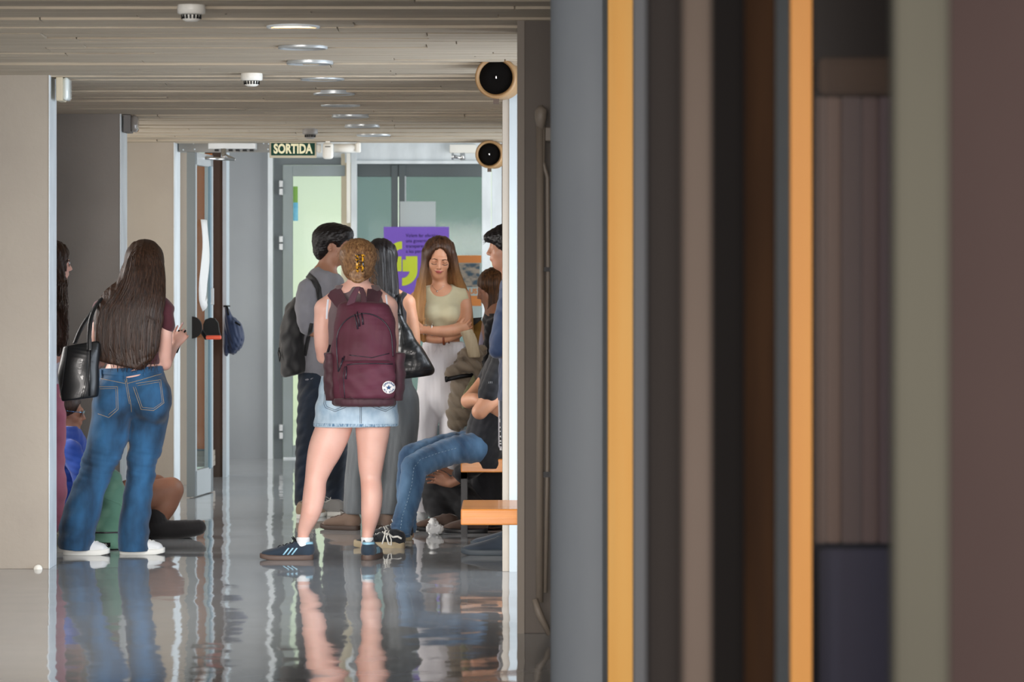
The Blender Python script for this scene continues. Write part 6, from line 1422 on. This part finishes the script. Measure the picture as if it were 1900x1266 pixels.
# ================================================================== person in black sitting on the floor below the far bench
D = 20.75
P = empty('person', (XP(890, D), D, 0), 'person dressed in black sitting on the floor below the far bench, hand on knee', 'person')
S = SDF((XP(755, D), D - .32, 0), (XP(985, D), D + .40, ZP(700, D)), .007)
S.tube(rows([(905, 950, 34, .14), (908, 900, 34, .14), (915, 840, 34, .14), (918, 805, 28, .12)], D), .04); S.tube(rows([(920, 805, 17, .055), (922, 780, 17, .05), (924, 760, 17, .05)], D), .03)
S.tube(rows([(912, 820, 17, .05, D - .15), (885, 858, 14, .044, D - .2), (858, 880, 12, .04, D - .2)]), .02); S.tube(rows([(858, 880, 12, .036, D - .2), (845, 892, 10, .03, D - .2), (836, 896, 8, .026, D - .2)]), .01); hand(S, at(838, 898, D - .2), (-.9, 0, .35), (0, -.4, 1), (.2, .3, -.9), 16)
S.tube(rows([(912, 820, 17, .05, D + .16), (890, 870, 14, .044, D + .22), (860, 885, 12, .036, D + .2), (835, 880, 8, .028, D + .15)]), .02); hand(S, at(835, 880, D + .15), (-1, 0, .1), (0, .4, 1), (0, .3, -1), 20)
for dd in (-.1, .14):
    S.tube(rows([(890, 955, 26, .085, D + dd), (850, 920, 24, .08, D + dd), (812, 895, 20, .07, D + dd)]), .02); S.tube(rows([(810, 897, 19, .065, D + dd), (822, 935, 17, .058, D + dd), (835, 975, 12, .045, D + dd)]), .02)
R = rot(82, -10); hc = at(926, 745, D); head(S, hc, R, 1.0); S.build('body', M_skin_olive, P)
S = SDF((XP(755, D), D - .32, .01), (XP(985, D), D + .40, ZP(775, D)), .007)
S.tube(rows([(902, 955, 40, .17), (906, 900, 40, .165), (914, 840, 38, .165), (918, 808, 30, .13)], D), 0); S.tube(rows([(912, 820, 22, .07, D - .16), (885, 860, 20, .06, D - .2), (856, 880, 16, .052, D - .2)]), .02); S.tube(rows([(912, 820, 22, .07, D + .16), (890, 870, 20, .06, D + .22), (856, 884, 16, .052, D + .2)]), .02)
S.disp(waves(191, (.12, .12, .1), .008, sharp=True)); S.build('jacket', bpy.data.materials['black_cotton'], P)
S = SDF((XP(755, D), D - .32, .01), (XP(945, D), D + .40, ZP(855, D)), .007)
for dd in (-.1, .14):
    S.tube(rows([(890, 955, 32, .11, D + dd), (850, 922, 30, .10, D + dd), (812, 898, 25, .085, D + dd)]), .02); S.tube(rows([(806, 900, 24, .085, D + dd), (812, 935, 26, .085, D + dd), (826, 965, 20, .075, D + dd)]), .02)
S.disp(waves(192, (.12, .12, .1), .008, sharp=True)); S.build('trousers', bpy.data.materials['black_trousers'], P)
M_br = bpy.data.materials['brown_suede_dark']
shoe(P, (XP(850, 20.55), 20.55, 0), 84, .27, .05, M_br, M_blackmetal); shoe(P, (XP(905, 20.45), 20.40, 0), 84, .27, .05, M_br, M_blackmetal)
S = SDF(*bounds(915, 720, 950, 790, D, .2, .2), .006); S.ell(hc + R @ Vector((0, -.02, .04)), (.088, .104, .09), R, 0); S.ell(hc + R @ Vector((0, .11, -.02)), (.1, .06, .09), R, .01, 's'); S.build('hair', M_hair_black, P)
# crumpled tissue on the floor
S = SDF(*bounds(790, 960, 825, 995, 20.3, .08, .08), .004); c = at(806, 975, 20.25); S.ell((c.x, c.y, .034), (.05, .035, .03), None, 0); S.ell((c.x - .01, c.y, .065), (.022, .02, .03), None, .01); S.disp(waves(195, (.05, .05, .04), .016, sharp=True)); tag(S.build('crumpled_tissue', M_paper), 'small crumpled white tissue on the floor below the far bench', 'tissue')

# ================================================================== held and hung things on the right
M_coat = cloth('taupe_coat_cloth', '#6f6353', '#837564', .8)
D = 21.05
ct = empty('folded_coat', at(860, 790, D), 'taupe coat with olive lining bundled over the arm, left of the right pier', 'coat')
S = SDF(*bounds(815, 635, 905, 805, D, .2, .25), .005)
S.tube(rows([(886, 655, 12, .06), (870, 668, 20, .075), (868, 690, 26, .08), (864, 712, 26, .08), (858, 740, 24, .07), (852, 768, 22, .06), (846, 786, 15, .045)], D + .02), 0)
S.tube(rows([(872, 668, 14, .05, D - .05), (886, 690, 9, .05, D - .07), (890, 720, 8, .045, D - .06)]), .01); S.tube(rows([(836, 692, 9, .035, D - .06), (860, 682, 12, .04, D - .07), (880, 684, 10, .04, D - .07)]), .01, side=(0, 0, 1)); S.tube(rows([(884, 660, 9, .04, D - .06), (870, 652, 8, .035, D - .06), (858, 662, 7, .03, D - .07)]), .008)
fr_ = waves(201, (.05, .3, .30), .008, sharp=True); S.disp(lambda x, y, z: fr_(x + .45*z, y, z + .2*x)); S.disp(waves(202, (.09, .2, .14), .014, sharp=True)); S.ell(at(852, 706, D - .1), (.05, .06, .025), None, .01, 's'); cc = S.build('cloth', M_coat, ct)
S = SDF(*bounds(830, 690, 895, 760, D, .2, .25), .005); S.tube(rows([(882, 700, 5, .03, D - .08), (874, 716, 6, .03, D - .09), (866, 735, 7, .03, D - .075), (862, 750, 5, .03, D - .05)]), 0); S.disp(waves(203, (.04, .05, .05), .005, sharp=True)); S.build('lining', cloth('olive_lining', '#7c7a55', '#8a8862'), ct)
um = MB(); um.tube([at(830, 704, D - .13), at(850, 700, D - .10), at(884, 694, D - .05)], [.014, .013, .016], 12); um.lathe(at(831, 703.8, D - .13), (-1, 0, -.1), [(0, .014), (.004, .018), (.016, .018), (.018, .012), (.018, 0)], 14); tag(um.build('folded_umbrella', M_blackmetal), 'short black folded umbrella poking left out of the taupe coat', 'umbrella')
bp2 = empty('paper_bag', at(872, 650, 20.95), 'beige rolled pouch held under the crossed arm above the taupe coat', 'pouch')
S = SDF(*bounds(845, 600, 895, 665, 20.95, .12, .12), .0045); S.tube([tuple(at(865, 614, 20.95)) + (.036, .03, (1, 0, -.2)), tuple(at(874, 635, 20.95)) + (.038, .034, (1, 0, -.2)), tuple(at(880, 660, 20.95)) + (.036, .03, (1, 0, -.2))], 0); S.disp(waves(205, (.02, .1, .2), .0025, sharp=True)); S.cut((-.25, 0, 1), at(866, 613, 20.95), .004); S.build('fold', mat('beige_canvas', '#a39479', .7, '#b5a68a', (30, 30, 3)), bp2)
mb_ = empty('shoulder_bag', at(885, 640, 21.6), 'mustard brown bag with black rim behind the crossed-arm person', 'bag')
b = MB(); b.prism([at(x, y_, 21.65) for x, y_ in [(868, 612), (892, 592), (901, 612), (893, 650), (874, 652)]], (0, .08, 0)); b.build('bag_body', cloth('mustard_cloth', '#8a6428', '#96702f'), mb_)
b = MB(); b.prism([at(x, y_, 21.6) for x, y_ in [(864, 592), (894, 589), (892, 594), (870, 612), (862, 604)]], (0, .1, 0)); b.build('rim', M_black, mb_)
bd = empty('board_bag', at(930, 835, 19.5), 'narrow grey-edged bag with black lettered panel against the right pier', 'bag')
b = MB(); b.box(XP(924.5, 19.45), 19.45, ZP(836, 19.45), XP(950, 19.45), 19.52, ZP(728, 19.45), .024); b.build('shell', mat('grey_edging', '#98959c', .5), bd, True)
b = MB(); b.prism([at(x, y_, 19.44) for x, y_ in [(927, 752), (932, 745), (948, 745), (948, 828), (927, 828)]], (0, .012, 0)); b.build('panel', M_black, bd)
MB().tube([at(940, 730, 19.48), at(950, 660, 19.4), at(958, 560, 19.12), at(960, 545, 19.3)], .012, 8).build('shoulder_strap', M_black, bd)
text_obj('lettering', 'DAKAWIN', at(931, 788, 19.436), .058, mat('print_white', '#cfcfcf', .6), bd, rot=(H, H, 0), ext=.0006, off=.001, xs=1.05, ys=.62)
# navy bag on the far wall
nb = empty('drawstring_bag', at(433, 650, 25.9), 'navy blue bag hanging on the wall corner beyond the open glass door', 'bag')
S = SDF(*bounds(408, 555, 460, 665, 26.05, .2, .15), .005); S.tube(rows([(421, 575, 3, .03), (426, 594, 8, .05), (434, 612, 16, .08), (437, 630, 15, .08), (434, 643, 10, .06)], 26.05), 0); S.tube(rows([(421, 620, 6, .05), (420, 648, 5, .05)], 26.05), .01, sub=1); S.disp(waves(211, (.06, .06, .1), .008, sharp=True)); S.build('bag_body', cloth('navy_nylon', '#1a2846', '#24365a', .6), nb)
z = MB(); z.tube([at(421, 568, 26.0), at(424, 585, 25.98)], .008, 6).tube([at(446, 604, 25.95), at(436, 598, 25.95)], .008, 6); z.build('strap', M_black, nb); MB().box(XP(415, 26.0), 25.97, ZP(570, 26.0), XP(423, 26.0), 26.2, ZP(567, 26.0)).build('hook', M_black, nb)
# grey sleeve of a jacket hanging behind the near bench on the white pier
